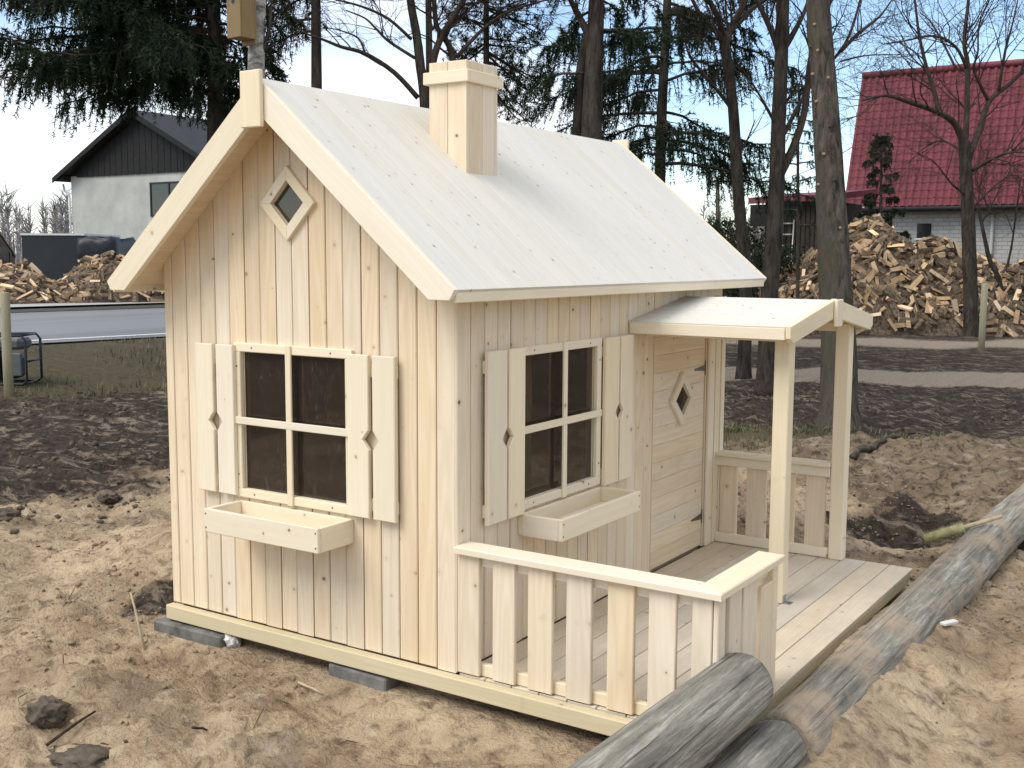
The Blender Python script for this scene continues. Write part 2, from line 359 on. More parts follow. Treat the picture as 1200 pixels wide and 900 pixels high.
def ground_mat():
    m, t, bs = newmat('ground'); v = coords(t, rand=False)
    def attr(n): a = N('ShaderNodeAttribute', t, attribute_name=n); return a.outputs['Fac']
    n1 = noise(t, v, 1.6, 8, 0.62); n2 = noise(t, v, 14, 7, 0.66, 0.4); n3 = noise(t, coords(t, (1.1, 1.9, 1), rand=False), 3.2, 7, 0.68, 1.0); n4 = noise(t, v, 70, 4, 0.6)
    sand = mixcol(t, ramp(t, n1, [(0.34, 0.0), (0.62, 1.0)]), (0.285, 0.20, 0.128), (0.59, 0.455, 0.30))
    sand = mixcol(t, ramp(t, n2, [(0.34, 0.85), (0.50, 0.0)]), sand, (0.17, 0.118, 0.078))
    sand = mixcol(t, ramp(t, n3, [(0.55, 0.0), (0.75, 0.6)]), sand, (0.68, 0.565, 0.42))
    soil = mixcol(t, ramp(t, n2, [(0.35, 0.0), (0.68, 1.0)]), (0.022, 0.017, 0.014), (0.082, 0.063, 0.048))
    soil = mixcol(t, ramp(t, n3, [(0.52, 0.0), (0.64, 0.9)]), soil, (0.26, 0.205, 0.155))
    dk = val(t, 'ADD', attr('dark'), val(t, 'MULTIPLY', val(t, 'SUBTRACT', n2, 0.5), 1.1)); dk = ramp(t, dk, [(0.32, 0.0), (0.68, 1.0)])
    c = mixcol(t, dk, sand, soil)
    gr = mixcol(t, ramp(t, n4, [(0.35, 0.0), (0.7, 1.0)]), (0.19, 0.15, 0.11), (0.43, 0.37, 0.29))
    gf = ramp(t, val(t, 'ADD', attr('gravel'), val(t, 'MULTIPLY', val(t, 'SUBTRACT', n2, 0.5), 0.8)), [(0.35, 0.0), (0.65, 1.0)])
    c = mixcol(t, gf, c, gr)
    gs = mixcol(t, n2, (0.05, 0.045, 0.024), (0.15, 0.125, 0.08))
    ga = ramp(t, val(t, 'ADD', attr('grassy'), val(t, 'MULTIPLY', val(t, 'SUBTRACT', n2, 0.5), 1.2)), [(0.4, 0.0), (0.75, 0.9)])
    c = mixcol(t, ga, c, gs)
    t.links.new(c, bs.inputs['Base Color']); bs.inputs['Roughness'].default_value = 0.95; bs.inputs['Specular IOR Level'].default_value = 0.12
    h = val(t, 'ADD', val(t, 'MULTIPLY', n2, 1.0), val(t, 'MULTIPLY', n4, 0.35)); bump(t, bs, h, 1.0, 0.05); return m
M['ground'] = ground_mat()
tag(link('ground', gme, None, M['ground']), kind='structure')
def gz(x, y): return float(ground_h(np.array([x]), np.array([y]))[0])

# road, its verge strip and the far footway: sheets in the road's own direction
def road_strip(name, a, b, z, mat, kind='structure', seg=60):
    V = []; Fc = []
    for i in range(seg + 1):
        y = -160 + 420 * i / seg
        for r in (a, b): V.append((r + ROADK * (y - 7.22), y, z))
    for i in range(seg): Fc.append((2 * i, 2 * i + 1, 2 * i + 3, 2 * i + 2))
    return tag(link(name, mesh_from(name, V, Fc), None, M[mat]), kind=kind)
def asphalt():
    m, t, bs = newmat('asphalt'); v = coords(t, rand=False)
    n = noise(t, v, 40, 4); tr = noise(t, coords(t, (1.0, 0.03, 1), rand=False), 0.9, 3, 0.5)
    c = mixcol(t, n, (0.085, 0.088, 0.092), (0.14, 0.143, 0.148)); c = mixcol(t, ramp(t, tr, [(0.42, 0.0), (0.6, 0.4)]), c, (0.20, 0.205, 0.212))
    t.links.new(c, bs.inputs['Base Color']); bs.inputs['Roughness'].default_value = 0.55; bump(t, bs, n, 0.3, 0.01); return m
M['asphalt'] = asphalt(); M['paint'] = plain('road_paint', (0.72, 0.72, 0.70), 0.6, 0.1, 20)
M['footway'] = plain('footway', (0.36, 0.35, 0.34), 0.8, 0.12, 3); M['verge'] = plain('verge_soil', (0.05, 0.048, 0.036), 0.95, 0.4, 3)
road_strip('road', -22.4, -13.1, 0.175, 'asphalt'); road_strip('road_edge_line', -13.75, -13.6, 0.180, 'paint')
road_strip('verge', -24.0, -22.45, 0.185, 'verge'); road_strip('pavement', -28.0, -23.95, 0.24, 'footway')

# ------------------------------------------------------------------ playhouse
HW, HV, WT = 1.56, 2.41, 0.018            # gable width, length, board thickness
EX, EZ, RZ, OY0, OY1 = 0.126, 1.418, 2.188, -0.168, 2.69
SL = (RZ - EZ) / (EX + HW / 2)
UP = Vector((0, 0, 1)); XA = Vector((1, 0, 0)); YA = Vector((0, 1, 0))
house = thing('playhouse', (-0.25, 1.2, -0.07), 'pale unpainted pine playhouse with gabled roof, chimney, shutters and railed porch', 'playhouse')
def wall_boards(parent, name, org, h, lng, n, s0, s1, start, cover, top, openings, T, mat, gap=0.004, bev=0.0035):
    """boards of width `cover` laid along h, their length along lng, front face on the plane through org with normal n."""
    mw = frame(org, lng, n); Yl = Vector(n).cross(Vector(lng)); sg = 1 if Yl.dot(Vector(h)) > 0 else -1
    a = start
    while a < s1 - 1e-4:
        lo_, hi_ = max(a, s0) + gap / 2, min(a + cover, s1) - gap / 2; a += cover
        if hi_ - lo_ < 0.012: continue
        ks = [lo_, hi_]
        tp = lambda s: top(s)
        def topline(p, q):
            pk = [k for k in getattr(top, 'knots', []) if p < k < q]
            return [(tp(s), s) for s in [p] + pk + [q]]
        op = sorted([o for o in openings if o[0] < hi_ - 1e-4 and o[1] > lo_ + 1e-4], key=lambda o: o[2]((o[0] + o[1]) / 2))
        polys = []; bot = [(0, lo_), (0, hi_)]; Rc = []; Lc = []
        for o in op:
            p, q = max(o[0], lo_), min(o[1], hi_); kn = [p] + [k for k in o[4] if p < k < q] + [q]
            low = [(o[2](s), s) for s in kn]; hig = [(o[3](s), s) for s in kn]; floor_ = max(x for x, _ in low) < 1e-6
            if p <= lo_ + 1e-6 and q >= hi_ - 1e-6:
                if not floor_: polys.append(bot + Rc + low[::-1] + Lc[::-1])
                bot = hig; Rc = []; Lc = []
            elif q >= hi_ - 1e-6:
                if floor_: bot = [(0, lo_), (0, p)]; Rc += hig
                else: Rc += low[::-1] + hig
            else:
                if floor_: bot = [(0, q), (0, hi_)]; Lc += hig[::-1]
                else: Lc += low + hig[::-1]
        polys.append(bot + Rc + topline(lo_, hi_)[::-1] + Lc[::-1])
        for pl in polys:
            if max(x for x, y in pl) < 0.01: continue
            polyboard(name, parent, [(x, sg * y) for x, y in pl], T, mw, mat, bev if not (Rc or Lc) else 0)
def rect_open(a, b, z0, z1): return (a, b, lambda s: z0, lambda s: z1, [])
def diam_open(c, zc, hw, hh):
    return (c - hw, c + hw, lambda s: zc - hh * (1 - abs(s - c) / hw), lambda s: zc + hh * (1 - abs(s - c) / hw), [c])

# gable wall (front), with the lining panel as the part that carries its boards
def gtop(s): return RZ - 0.035 - SL * abs(s + HW / 2)
gtop.knots = [-HW / 2]
def lining(name, pts, T, mw, holes):
    """thin inner sheet with rectangular holes: strips between the holes."""
    return polyboard(name, house, pts, T, mw, 'dark_gap', 0)
WIN = (-1.085, -0.518, 0.568, 1.138); DIA = (-0.808, 1.732, 0.088, 0.088)
gw = polyboard('gable_wall', house, [(0.0, 0.02), (0.0, 1.54), (0.5, 1.54), (0.5, 0.02)], 0.006, frame((0, 0.024, 0), UP, -YA), 'dark_gap', 0)
def inner(parent, pts2, org, n, T=0.006):
    polyboard('lining_panel', parent, pts2, T, frame(org, UP, n), 'dark_gap', 0)
# lining in pieces round the openings (local y = -x for the gable)
x0, x1, z0, z1 = WIN
for (a, b, c, d) in ((0.02, -x1, 0.5, 1.19), (-x0, 1.54, 0.5, 1.19), (-x1, -x0, 0.5, z0), (-x1, -x0, z1, 1.19)):
    inner(gw, [(c, a), (c, b), (d, b), (d, a)], (0, 0.024, 0), -YA)
gt = lambda y: gtop(-y)
for a, b, c0, c1 in ((0.02, 0.808 - 0.09, 1.19, None), (0.808 + 0.09, 1.54, 1.19, None)):
    pk = [y for y in (HW / 2,) if a < y < b]
    inner(gw, [(c0, a), (c0, b), (gt(b) if gt(b) > c0 else c0 + .001, b)] + [(gt(y), y) for y in pk] + [(gt(a), a)], (0, 0.024, 0), -YA)
inner(gw, [(1.19, 0.718), (1.19, 0.898), (1.64, 0.898), (1.64, 0.718)], (0, 0.024, 0), -YA)
inner(gw, [(1.83, 0.718), (1.83, 0.898), (gt(0.898), 0.898), (gt(HW / 2), HW / 2), (gt(0.718), 0.718)], (0, 0.024, 0), -YA)
wall_boards(gw, 'wall_board', (0, 0, 0), XA, UP, -YA, -HW, 0, -HW - 0.0375, 0.0885, gtop,
            [rect_open(x0, x1, z0, z1), diam_open(DIA[0], DIA[1], DIA[2], DIA[3])], WT, 'pine', 0.0045)
# long wall with window and door
LT = lambda s: 1.425
y0, y1, lz0, lz1 = 0.425, 1.012, 0.572, 1.146; DY0, DY1, DZ = 1.598, 2.212, 1.2
lw = polyboard('long_wall', house, [(0, -0.03), (0, -y0), (1.42, -y0), (1.42, -0.03)], 0.006, frame((-0.024, 0, 0), UP, XA), 'dark_gap', 0)
for a, b, c, d in ((y0, y1, 0, lz0), (y0, y1, lz1, 1.42), (y1, DY0, 0, 1.42), (DY0, DY1, DZ, 1.42), (DY1, HV - 0.03, 0, 1.42)):
    inner(lw, [(c, -a), (c, -b), (d, -b), (d, -a)], (-0.024, 0, 0), XA)
wall_boards(lw, 'wall_board', (0, 0, 0), YA, UP, XA, 0.0, HV, 0.0, 0.0885, LT,
            [rect_open(y0, y1, lz0, lz1), (DY0, DY1, lambda s: 0.0, lambda s: DZ, [])], WT, 'pine', 0.0045)
# back and far walls, plain inside of the room
bw = polyboard('far_gable_wall', house, [(0, 0.02), (0, 1.54), (gt(1.54), 1.54), (gt(HW / 2), HW / 2), (gt(0.02), 0.02)], 0.006, frame((0, HV - 0.024, 0), UP, -YA), 'dark_gap', 0)
wall_boards(bw, 'wall_board', (0, HV, 0), XA, UP, YA, -HW, 0, -HW, 0.0885, gtop, [], WT, 'pine', 0.0045)
kw = polyboard('back_wall', house, [(0, -0.03), (0, -HV + 0.03), (1.42, -HV + 0.03), (1.42, -0.03)], 0.006, frame((-HW + 0.024, 0, 0), UP, XA), 'dark_gap', 0)
wall_boards(kw, 'wall_board', (-HW, 0, 0), YA, UP, -XA, 0.0, HV, 0.0, 0.0885, LT, [], WT, 'pine', 0.0045)
box('floor', house, (-HW + 0.03, 0.03, -0.02), (-0.03, HV - 0.03, -0.002), 'dark_gap', 0)
# base beams
for lo, hi in (((-1.555, -0.045, -0.066), (1.046, -0.001, -0.003)), ((-1.555, HV - 0.03, -0.066), (1.03, HV + 0.002, -0.006)),
               ((-1.552, 0.003, -0.066), (-1.50, HV - 0.034, -0.006)), ((-0.03, 0.003, -0.070), (0.03, HV - 0.034, -0.024)), ((0.965, 0.003, -0.070), (1.036, HV - 0.034, -0.0245))):
    box('base_beam', house, lo, hi, 'beam', 0.004)
# corner boards at the far end beside the door
plank('corner_trim', house, (0.009, 2.338, 0.665), UP, XA, 1.325, 0.062, 0.014, 'pine_trim'); plank('corner_trim', house, (0.010, 2.255, 0.60), UP, XA, 1.195, 0.07, 0.016, 'pine_trim')
box('corner_trim', house, (0.0025, HV - 0.032, 0.0), (0.020, HV + 0.012, 1.325), 'pine_trim')
box('corner_trim', house, (-0.085, -0.004, 0.0), (-0.0025, -0.0003, 0.004), 'pine_trim', 0)

def screws(parent, pts, n):
    tb = bmesh.new()
    for p in pts:
        r = bmesh.ops.create_cone(tb, cap_ends=True, segments=8, radius1=0.0035, radius2=0.0035, depth=0.0016)
        q = Vector(n).to_track_quat('Z', 'Y').to_matrix().to_4x4(); q.translation = p; bmesh.ops.transform(tb, matrix=q, verts=r['verts'])
    me = bpy.data.meshes.new('screws'); iv = WM[parent.name].inverted(); tb.transform(iv); tb.to_mesh(me); tb.free()
    o = link('screws', me, parent, M['screw'], WM[parent.name]); o['kind'] = 'stuff'; return o

# windows: frame carries pane and glazing bars
def window(org, h, n, a, b, z0, z1, hb, vb, fw=0.036):
    org, h, n = Vector(org), Vector(h), Vector(n)
    def P(s, z, d): return org + h * s + UP * z + n * d
    f = plank('window', house, P((a + b) / 2, z0 - fw / 2, 0.006), h, n, b - a + 2 * fw, fw, 0.024, 'pine_trim')
    plank('frame_rail', f, P((a + b) / 2, z1 + fw / 2, 0.006), h, n, b - a + 2 * fw, fw, 0.024, 'pine_trim')
    for s in (a - fw / 2, b + fw / 2): plank('frame_stile', f, P(s, (z0 + z1) / 2, 0.0055), UP, n, z1 - z0, fw, 0.024, 'pine_trim')
    # reveal lining
    for s, k in ((a - 0.005, 1), (b + 0.005, 1)): plank('reveal', f, P(s, (z0 + z1) / 2, -0.036), UP, h, z1 - z0, 0.055, 0.008, 'pine_trim', 0)
    for z in (z0 - 0.005, z1 + 0.005): plank('reveal', f, P((a + b) / 2, z, -0.036), h, UP, b - a, 0.055, 0.008, 'pine_trim', 0)
    for i, (sa, sb) in enumerate(((a, (a + b) / 2), ((a + b) / 2, b))):
        for za, zb in ((z0, hb), (hb, z1)): plank('pane', f, P((sa + sb) / 2, (za + zb) / 2, -0.012), UP, n, zb - za, sb - sa, 0.003, 'glass', 0)
    plank('glazing_bar', f, P(vb, (z0 + z1) / 2, 0.0215), UP, n, z1 - z0 + 0.075, 0.030, 0.010, 'pine_trim', 0.002)
    plank('glazing_bar', f, P((a + b) / 2, hb, 0.0225), h, n, b - a + 0.05, 0.030, 0.011, 'pine_trim', 0.002)
    screws(f, [P(s, z, 0.0185) for s in (a + 0.07, b - 0.07) for z in (z0 - fw / 2, z1 + fw / 2)] + [P(s, z, 0.018) for s in (a - fw / 2, b + fw / 2) for z in (z0 + 0.06, z1 - 0.06)], n)
    return f
window((0, 0, 0), XA, -YA, *WIN, 0.855, -0.808); window((0, 0, 0), YA, XA, y0, y1, lz0, lz1, 0.855, 0.728)

# shutters: two boards on battens, a diamond cut where they meet
def shutter(org, h, n, bounds, z0, z1):
    org, h, n = Vector(org), Vector(h), Vector(n); a, b, c, d = bounds
    def P(s, z, dd): return org + h * s + UP * z + n * dd
    bt = plank('shutter', house, P((a + d) / 2, z1 - 0.06, 0.0095), h, n, d - a - 0.012, 0.05, 0.016, 'pine_trim')
    plank('batten', bt, P((a + d) / 2, z0 + 0.05, 0.0095), h, n, d - a - 0.012, 0.05, 0.016, 'pine_trim')
    mw = frame(org + n * 0.037, UP, n); sg = 1 if n.cross(UP).dot(h) > 0 else -1; zm = (z0 + z1) / 2 - 0.01; g = 0.038; e = 0.03
    polyboard('shutter_board', bt, [(x, sg * y) for x, y in [(z0, a), (z0, b), (zm - g, b), (zm, b - e), (zm + g, b), (z1, b), (z1, a)]], 0.018, mw, 'pine_trim', 0.003)
    polyboard('shutter_board', bt, [(x, sg * y) for x, y in [(z0, c), (z0, d), (z1, d), (z1, c), (zm + g, c), (zm, c + e), (zm - g, c)]], 0.018, mw, 'pine_trim', 0.003)
shutter((0, 0, 0), XA, -YA, (-1.330, -1.228, -1.208, -1.108), 0.540, 1.164); shutter((0, 0, 0), XA, -YA, (-0.490, -0.386, -0.366, -0.258), 0.536, 1.160)
shutter((0, 0, 0), YA, XA, (0.150, 0.276, 0.290, 0.402), 0.528, 1.182); shutter((0, 0, 0), YA, XA, (1.055, 1.178, 1.194, 1.312), 0.528, 1.180)

# flower boxes
def flower_box(org, h, n, a, b, z0, z1, dep):
    org, h, n = Vector(org), Vector(h), Vector(n); t = 0.018
    def P(s, z, d): return org + h * s + UP * z + n * d
    f = plank('flower_box', house, P((a + b) / 2, (z0 + z1) / 2, dep - t / 2), h, n, b - a, z1 - z0, t, 'pine_trim')
    plank('box_back', f, P((a + b) / 2, (z0 + z1) / 2, t / 2 + 0.0005), h, n, b - a - 0.002, z1 - z0 - 0.002, t, 'pine_trim')
    for s in (a + t / 2 + 0.0004, b - t / 2 - 0.0004): plank('box_end', f, P(s, (z0 + z1) / 2 - 0.0007, dep / 2), n, h, dep - 2 * t - 0.0012, z1 - z0 - 0.001, t, 'pine_trim')
    plank('box_bottom', f, P((a + b) / 2, z0 + t / 2 + 0.003, dep / 2), h, UP, b - a - 2 * t - 0.001, dep - 2 * t - 0.001, t, 'pine_trim')
    screws(f, [P(s, z, dep + 0.0004) for s in (a + 0.012, b - 0.012) for z in (z0 + 0.02, z1 - 0.02)], n)
flower_box((0, 0, 0), XA, -YA, -1.112, -0.492, 0.420, 0.517, 0.205); flower_box((0, 0, 0), YA, XA, 0.405, 1.07, 0.436, 0.524, 0.205)

# diamond window in the gable
def diamond(parent, name, org, h, n, c, zc, hi, ho, hz_i, hz_o, d0):
    org, h, n = Vector(org), Vector(h), Vector(n); sg = 1 if n.cross(UP).dot(h) > 0 else -1
    mw = frame(org + n * d0, UP, n); tips_i = [(zc + hz_i, c), (zc, c + hi), (zc - hz_i, c), (zc, c - hi)]; tips_o = [(zc + hz_o, c), (zc, c + ho), (zc - hz_o, c), (zc, c - ho)]
    pane = polyboard(name, parent, [(x, sg * y) for x, y in tips_i], 0.004, frame(org - n * 0.006, UP, n), 'glass', 0)
    for i in range(4):
        j = (i + 1) % 4
        # each rail gets its own grain direction
        q = [tips_o[i], tips_o[j], tips_i[j], tips_i[i]]
        A = org + n * d0 + UP * tips_o[i][0] + h * tips_o[i][1]; B = org + n * d0 + UP * tips_o[j][0] + h * tips_o[j][1]
        X = (B - A).normalized(); Y = n.cross(X); pts = []
        for zz_, s in q:
            w_ = org + n * d0 + UP * zz_ + h * s - A; k = 0.0006; pts.append((w_.dot(X), w_.dot(Y)))
        polyboard('frame_rail', pane, pts, 0.018, frame(A, X, n), 'pine_trim', 0.002)
    return pane
diamond(house, 'diamond_window', (0, 0, 0), XA, -YA, DIA[0], DIA[1], 0.088, 0.146, 0.088, 0.146, 0.0185)

# door: horizontal boards, framed by a dark joint
door = plank('door', house, (-0.032, (DY0 + DY1) / 2, 0.595), UP, XA, 1.16, DY1 - DY0 - 0.16, 0.012, 'dark_gap', 0)
DC, DZC = 1.916, 0.822
wall_boards(door, 'door_board', (-0.006, DY0 + 0.006, 0.0), UP, YA, XA, 0.010, 1.195, 0.010, 0.0875, (lambda s: DY1 - DY0 - 0.013),
            [(DZC - 0.083, DZC + 0.083, lambda s: (DC - DY0 - 0.006) - 0.088 * (1 - abs(s - DZC) / 0.083), lambda s: (DC - DY0 - 0.006) + 0.088 * (1 - abs(s - DZC) / 0.083), [DZC])], 0.018, 'pine', 0.0012, 0.0008)
diamond(door, 'door_pane', (0, 0, 0), YA, XA, DC, DZC, 0.088, 0.138, 0.083, 0.138, 0.0135)
for zc in (0.955, 0.165):
    hg = plank('hinge', door, (-0.0038, 2.222, zc), UP, XA, 0.075, 0.022, 0.003, 'hinge', 0)
    polyboard('hinge_strap', door, [(-0.016, 0), (0.016, 0), (0.004, 0.13), (-0.004, 0.13)], 0.003, frame((-0.0022, 2.208, zc), UP, XA), 'hinge', 0)
box('door_frame', house, (-0.03, DY0 - 0.010, 0), (-0.012, DY0 + 0.002, 1.19), 'dark_gap', 0); box('door_frame', house, (-0.03, DY1 - 0.002, 0), (-0.012, DY1 + 0.010, 1.19), 'dark_gap', 0)

# roof: thin underlay carries flush boards that run from ridge to eave
def roof_side(s):
    dn = Vector((s * 1.0, 0, -SL)).normalized(); nn = Vector((s * SL, 0, 1)).normalized()
    ln = math.hypot(EX + HW / 2, RZ - EZ); rid = Vector((-HW / 2, 0, RZ))
    ro = plank('roof', house, rid + dn * (ln / 2) + YA * ((OY0 + OY1) / 2) - nn * 0.024, YA, nn, OY1 - OY0 - 0.03, ln - 0.02, 0.010, 'pine', 0)
    y = OY0
    while y < OY1 - 0.01:
        b = min(y + 0.0885, OY1)
        plank('roof_board', ro, rid + dn * (ln / 2 + 0.001) + YA * ((y + b) / 2) - nn * 0.0095, dn, nn, ln, b - y - 0.0006, 0.018, 'pine_roof', 0.0006); y = b
    # eave board and bargeboards
    e = rid + dn * ln; plank('eave_board', ro, e + Vector((-s * 0.012, (OY0 + OY1) / 2, -0.028)), YA, Vector((s, 0, 0)), OY1 - OY0 - 0.002, 0.036, 0.016, 'pine_trim')
    for yy, n in ((OY0, -YA), (OY1, YA)):
        org = rid + YA * yy + n * 0.022; bw_ = 0.098; mwx = frame(org, dn, n); Yl = n.cross(dn)
        up = nn if Yl.dot(nn) > 0 else -nn; sg = 1 if Yl.dot(nn) > 0 else -1
        tan = SL; # plumb cut at the ridge, level cut at the eave
        def loc(x, z): v = Vector((x, 0, z)) - Vector((rid.x, 0, rid.z)); return (v.dot(dn), v.dot(Yl))
        vz = bw_ * math.sqrt(1 + SL * SL); xe = rid.x + s * (EX + HW / 2)
        zb = EZ - 0.037; xb = rid.x + s * ((RZ - vz - zb) / SL)
        xc = xe + s * 0.004
        pts = [loc(rid.x, RZ + 0.004), loc(xc, EZ), loc(xc - s * 0.022, zb), loc(xb, zb), loc(rid.x, RZ - vz)]
        polyboard('bargeboard', ro, pts, 0.021, mwx, 'pine_trim', 0.002)
    return ro
rl = roof_side(-1); rr = roof_side(1)
for yy, n in ((OY0 - 0.0225, -YA), (OY1 + 0.0225, YA)):
    plank('ridge_finial', rl, Vector((-0.794, yy, 2.107)) + n * 0.011, UP, n, 0.208, 0.105, 0.020, 'pine_trim')
plank('ridge_batten', rl, (-HW / 2, (OY0 + OY1) / 2, RZ - 0.028), YA, UP, OY1 - OY0 - 0.06, 0.03, 0.03, 'pine_trim')

# chimney
CX0, CX1, CY0, CY1, CZT = -0.608, -0.412, 0.637, 0.868, 2.338
ch = box('chimney', house, (CX0 + 0.019, CY0 + 0.019, 1.95), (CX1 - 0.019, CY1 - 0.019, CZT - 0.003), 'dark_gap', 0)
rz_at = lambda x: RZ - SL * abs(x + HW / 2)
for i in range(2):
    a = CX0 + (CX1 - CX0) * i / 2; b = CX0 + (CX1 - CX0) * (i + 1) / 2
    for yy, n in ((CY0, -YA), (CY1, YA)):
        mw = frame((0, yy, 0), UP, n); sg = 1 if n.cross(UP).dot(XA) > 0 else -1
        polyboard('chimney_board', ch, [(x, sg * y) for x, y in [(rz_at(a) - 0.012, a + 0.001), (rz_at(b) - 0.012, b - 0.001), (CZT, b - 0.001), (CZT, a + 0.001)]], 0.018, mw, 'pine', 0.002)
    a = CY0 + 0.0185 + (CY1 - CY0 - 0.037) * i / 2; b = CY0 + 0.0185 + (CY1 - CY0 - 0.037) * (i + 1) / 2
    plank('chimney_board', ch, (CX1 - 0.009, (a + b) / 2, (rz_at(CX1) - 0.012 + CZT) / 2), UP, XA, CZT - rz_at(CX1) + 0.012, b - a - 0.002, 0.018, 'pine')
    plank('chimney_board', ch, (CX0 + 0.009, (a + b) / 2, (rz_at(CX0) - 0.012 + CZT) / 2), UP, -XA, CZT - rz_at(CX0) + 0.012, b - a - 0.002, 0.018, 'pine')
for yy in (CY0 - 0.0095, CY1 + 0.0095): plank('chimney_band', ch, ((CX0 + CX1) / 2, yy, 2.272), XA, YA, CX1 - CX0 + 0.038, 0.05, 0.017, 'pine_trim')
for xx in (CX0 - 0.0095, CX1 + 0.0095): plank('chimney_band', ch, (xx, (CY0 + CY1) / 2, 2.272), YA, XA, CY1 - CY0 + 0.0005, 0.05, 0.017, 'pine_trim')

# porch deck
dk = box('deck', house, (0.032, 0.004, -0.0240), (0.962, HV - 0.036, -0.0225), 'dark_gap', 0)
ndb = 9; DX = 1.044
for i in range(ndb):
    a = 0.004 + (DX - 0.004) * i / ndb; b = 0.004 + (DX - 0.004) * (i + 1) / ndb
    plank('deck_board', dk, ((a + b) / 2, (HV + 0.004) / 2 + 0.002, -0.011), YA, UP, HV - 0.004, b - a - 0.004, 0.022, 'pine_deck', 0.002)
# porch posts
PX0, PX1 = 0.636, 0.706
for ya in (1.479, 2.342):
    po = box('porch_post', house, (PX0, ya, 0.0005), (PX1, ya + 0.07, 1.205), 'pine_trim', 0.004)
    if ya < 2:
        bp = box('bracket', po, (PX1 + 0.0005, ya + 0.012, 0.001), (PX1 + 0.0025, ya + 0.052, 0.034), 'steel', 0)
        box('bracket', po, (PX1 + 0.003, ya + 0.012, 0.0005), (PX1 + 0.034, ya + 0.052, 0.0025), 'steel', 0)
# railings: the handrail carries its balusters and rails
HR = 0.484
hr = polyboard('railing', house, [(0.001, 0.075), (0.001, -0.026), (1.040, -0.026), (0.940, 0.075)], 0.024, frame((0, 0, HR), XA, UP), 'pine_trim', 0.004)
hr['label'] = 'front porch railing'
polyboard('handrail', hr, [(-0.0255, -1.0405), (0.545, -1.0405), (0.545, -0.940), (0.0755, -0.9405)], 0.024, frame((0, 0, HR + 0.0003), YA, UP), 'pine_trim', 0.004)
ZB = HR - 0.0245
for a, b in ((0.002, 0.098), (0.156, 0.251), (0.306, 0.407), (0.462, 0.562), (0.623, 0.723), (0.776, 0.875), (0.930, 0.999)):
    plank('baluster', hr, ((a + b) / 2, 0.010, (0.004 + ZB) / 2), UP, -YA, ZB - 0.006, b - a, 0.018, 'pine')
for z in (0.025, ZB - 0.024): plank('rail', hr, (0.49, 0.034, z), XA, YA, 0.976, 0.045, 0.028, 'pine_trim')
for a, b in ((0.0015, 0.060), (0.099, 0.196), (0.216, 0.340)):
    plank('baluster', hr, (1.012, (a + b) / 2, (0.004 + ZB) / 2), UP, XA, ZB - 0.006, b - a, 0.018, 'pine')
for z in (0.025, ZB - 0.024): plank('rail', hr, (0.9868, 0.27, z), YA, XA, 0.435, 0.045, 0.028, 'pine_trim')
box('rail_post', hr, (0.955, 0.49, 0.001), (1.020, 0.54, ZB), 'pine_trim', 0.003); box('baluster', hr, (1.003, 0.376, 0.004), (1.021, 0.484, ZB - 0.058), 'pine', 0.003)
fr_ = plank('railing', house, (0.318, HV - 0.045, 0.486), XA, UP, 0.632, 0.085, 0.022, 'pine_trim'); fr_['label'] = 'far porch railing'
for a, b in ((0.024, 0.122), (0.175, 0.286), (0.335, 0.440), (0.497, 0.602)): plank('baluster', fr_, ((a + b) / 2, HV - 0.024, 0.2385), UP, -YA, 0.465, b - a, 0.018, 'pine')
for z in (0.028, 0.447): plank('rail', fr_, (0.318, HV - 0.049, z), XA, YA, 0.628, 0.05, 0.028, 'pine_trim')

# porch roof
PRX, PRY, PRZ, PHW, PEZ = 0.735, 1.930, 1.338, 0.605, 1.242
for s in (-1, 1):
    dn = Vector((0, s * PHW, PEZ - PRZ)).normalized(); nn = Vector((0, s * (PRZ - PEZ), PHW)).normalized(); ln = math.hypot(PHW, PRZ - PEZ); rid = Vector((0, PRY, PRZ))
    pr = plank('porch_roof', house, rid + dn * (ln / 2) + XA * (PRX / 2 + 0.002) - nn * 0.025, XA, nn, PRX - 0.006, ln - 0.02, 0.010, 'pine', 0)
    nb = 7
    for i in range(nb):
        a = 0.002 + ln * i / nb; b = 0.002 + ln * (i + 1) / nb
        plank('roof_board', pr, rid + dn * ((a + b) / 2) + XA * (PRX / 2 + 0.003) - nn * 0.0095, XA, nn, PRX, b - a - 0.0012, 0.018, 'pine_roof', 0.0012)
    e = rid + dn * ln; plank('eave_board', pr, e + Vector((PRX / 2 + 0.003, -s * 0.006, -0.032)), XA, Vector((0, s, 0)), PRX - 0.004, 0.052, 0.016, 'pine_trim')
    mwx = frame(Vector((PRX + 0.027, PRY, PRZ)), dn, XA); Yl = XA.cross(dn)
    def loc(y, z): v = Vector((0, y - PRY, z - PRZ)); return (v.dot(dn), v.dot(Yl))
    polyboard('bargeboard', pr, [loc(PRY, PRZ + 0.004), loc(PRY + s * (PHW + 0.004), PEZ), loc(PRY + s * (PHW + 0.004), PEZ - 0.05), loc(PRY + s * (PHW - 0.035), PEZ - 0.072), loc(PRY, PRZ - 0.082)], 0.022, mwx, 'pine_trim', 0.002)
plank('ridge_finial', pr, (PRX + 0.037, PRY, 1.277), UP, XA, 0.125, 0.085, 0.018, 'pine_trim')
for ya in (1.479, 2.342): box('porch_beam', house, (0.004, ya + 0.012, 1.206 if False else 1.165), (PX0 - 0.001, ya + 0.058, 1.208), 'pine_trim')

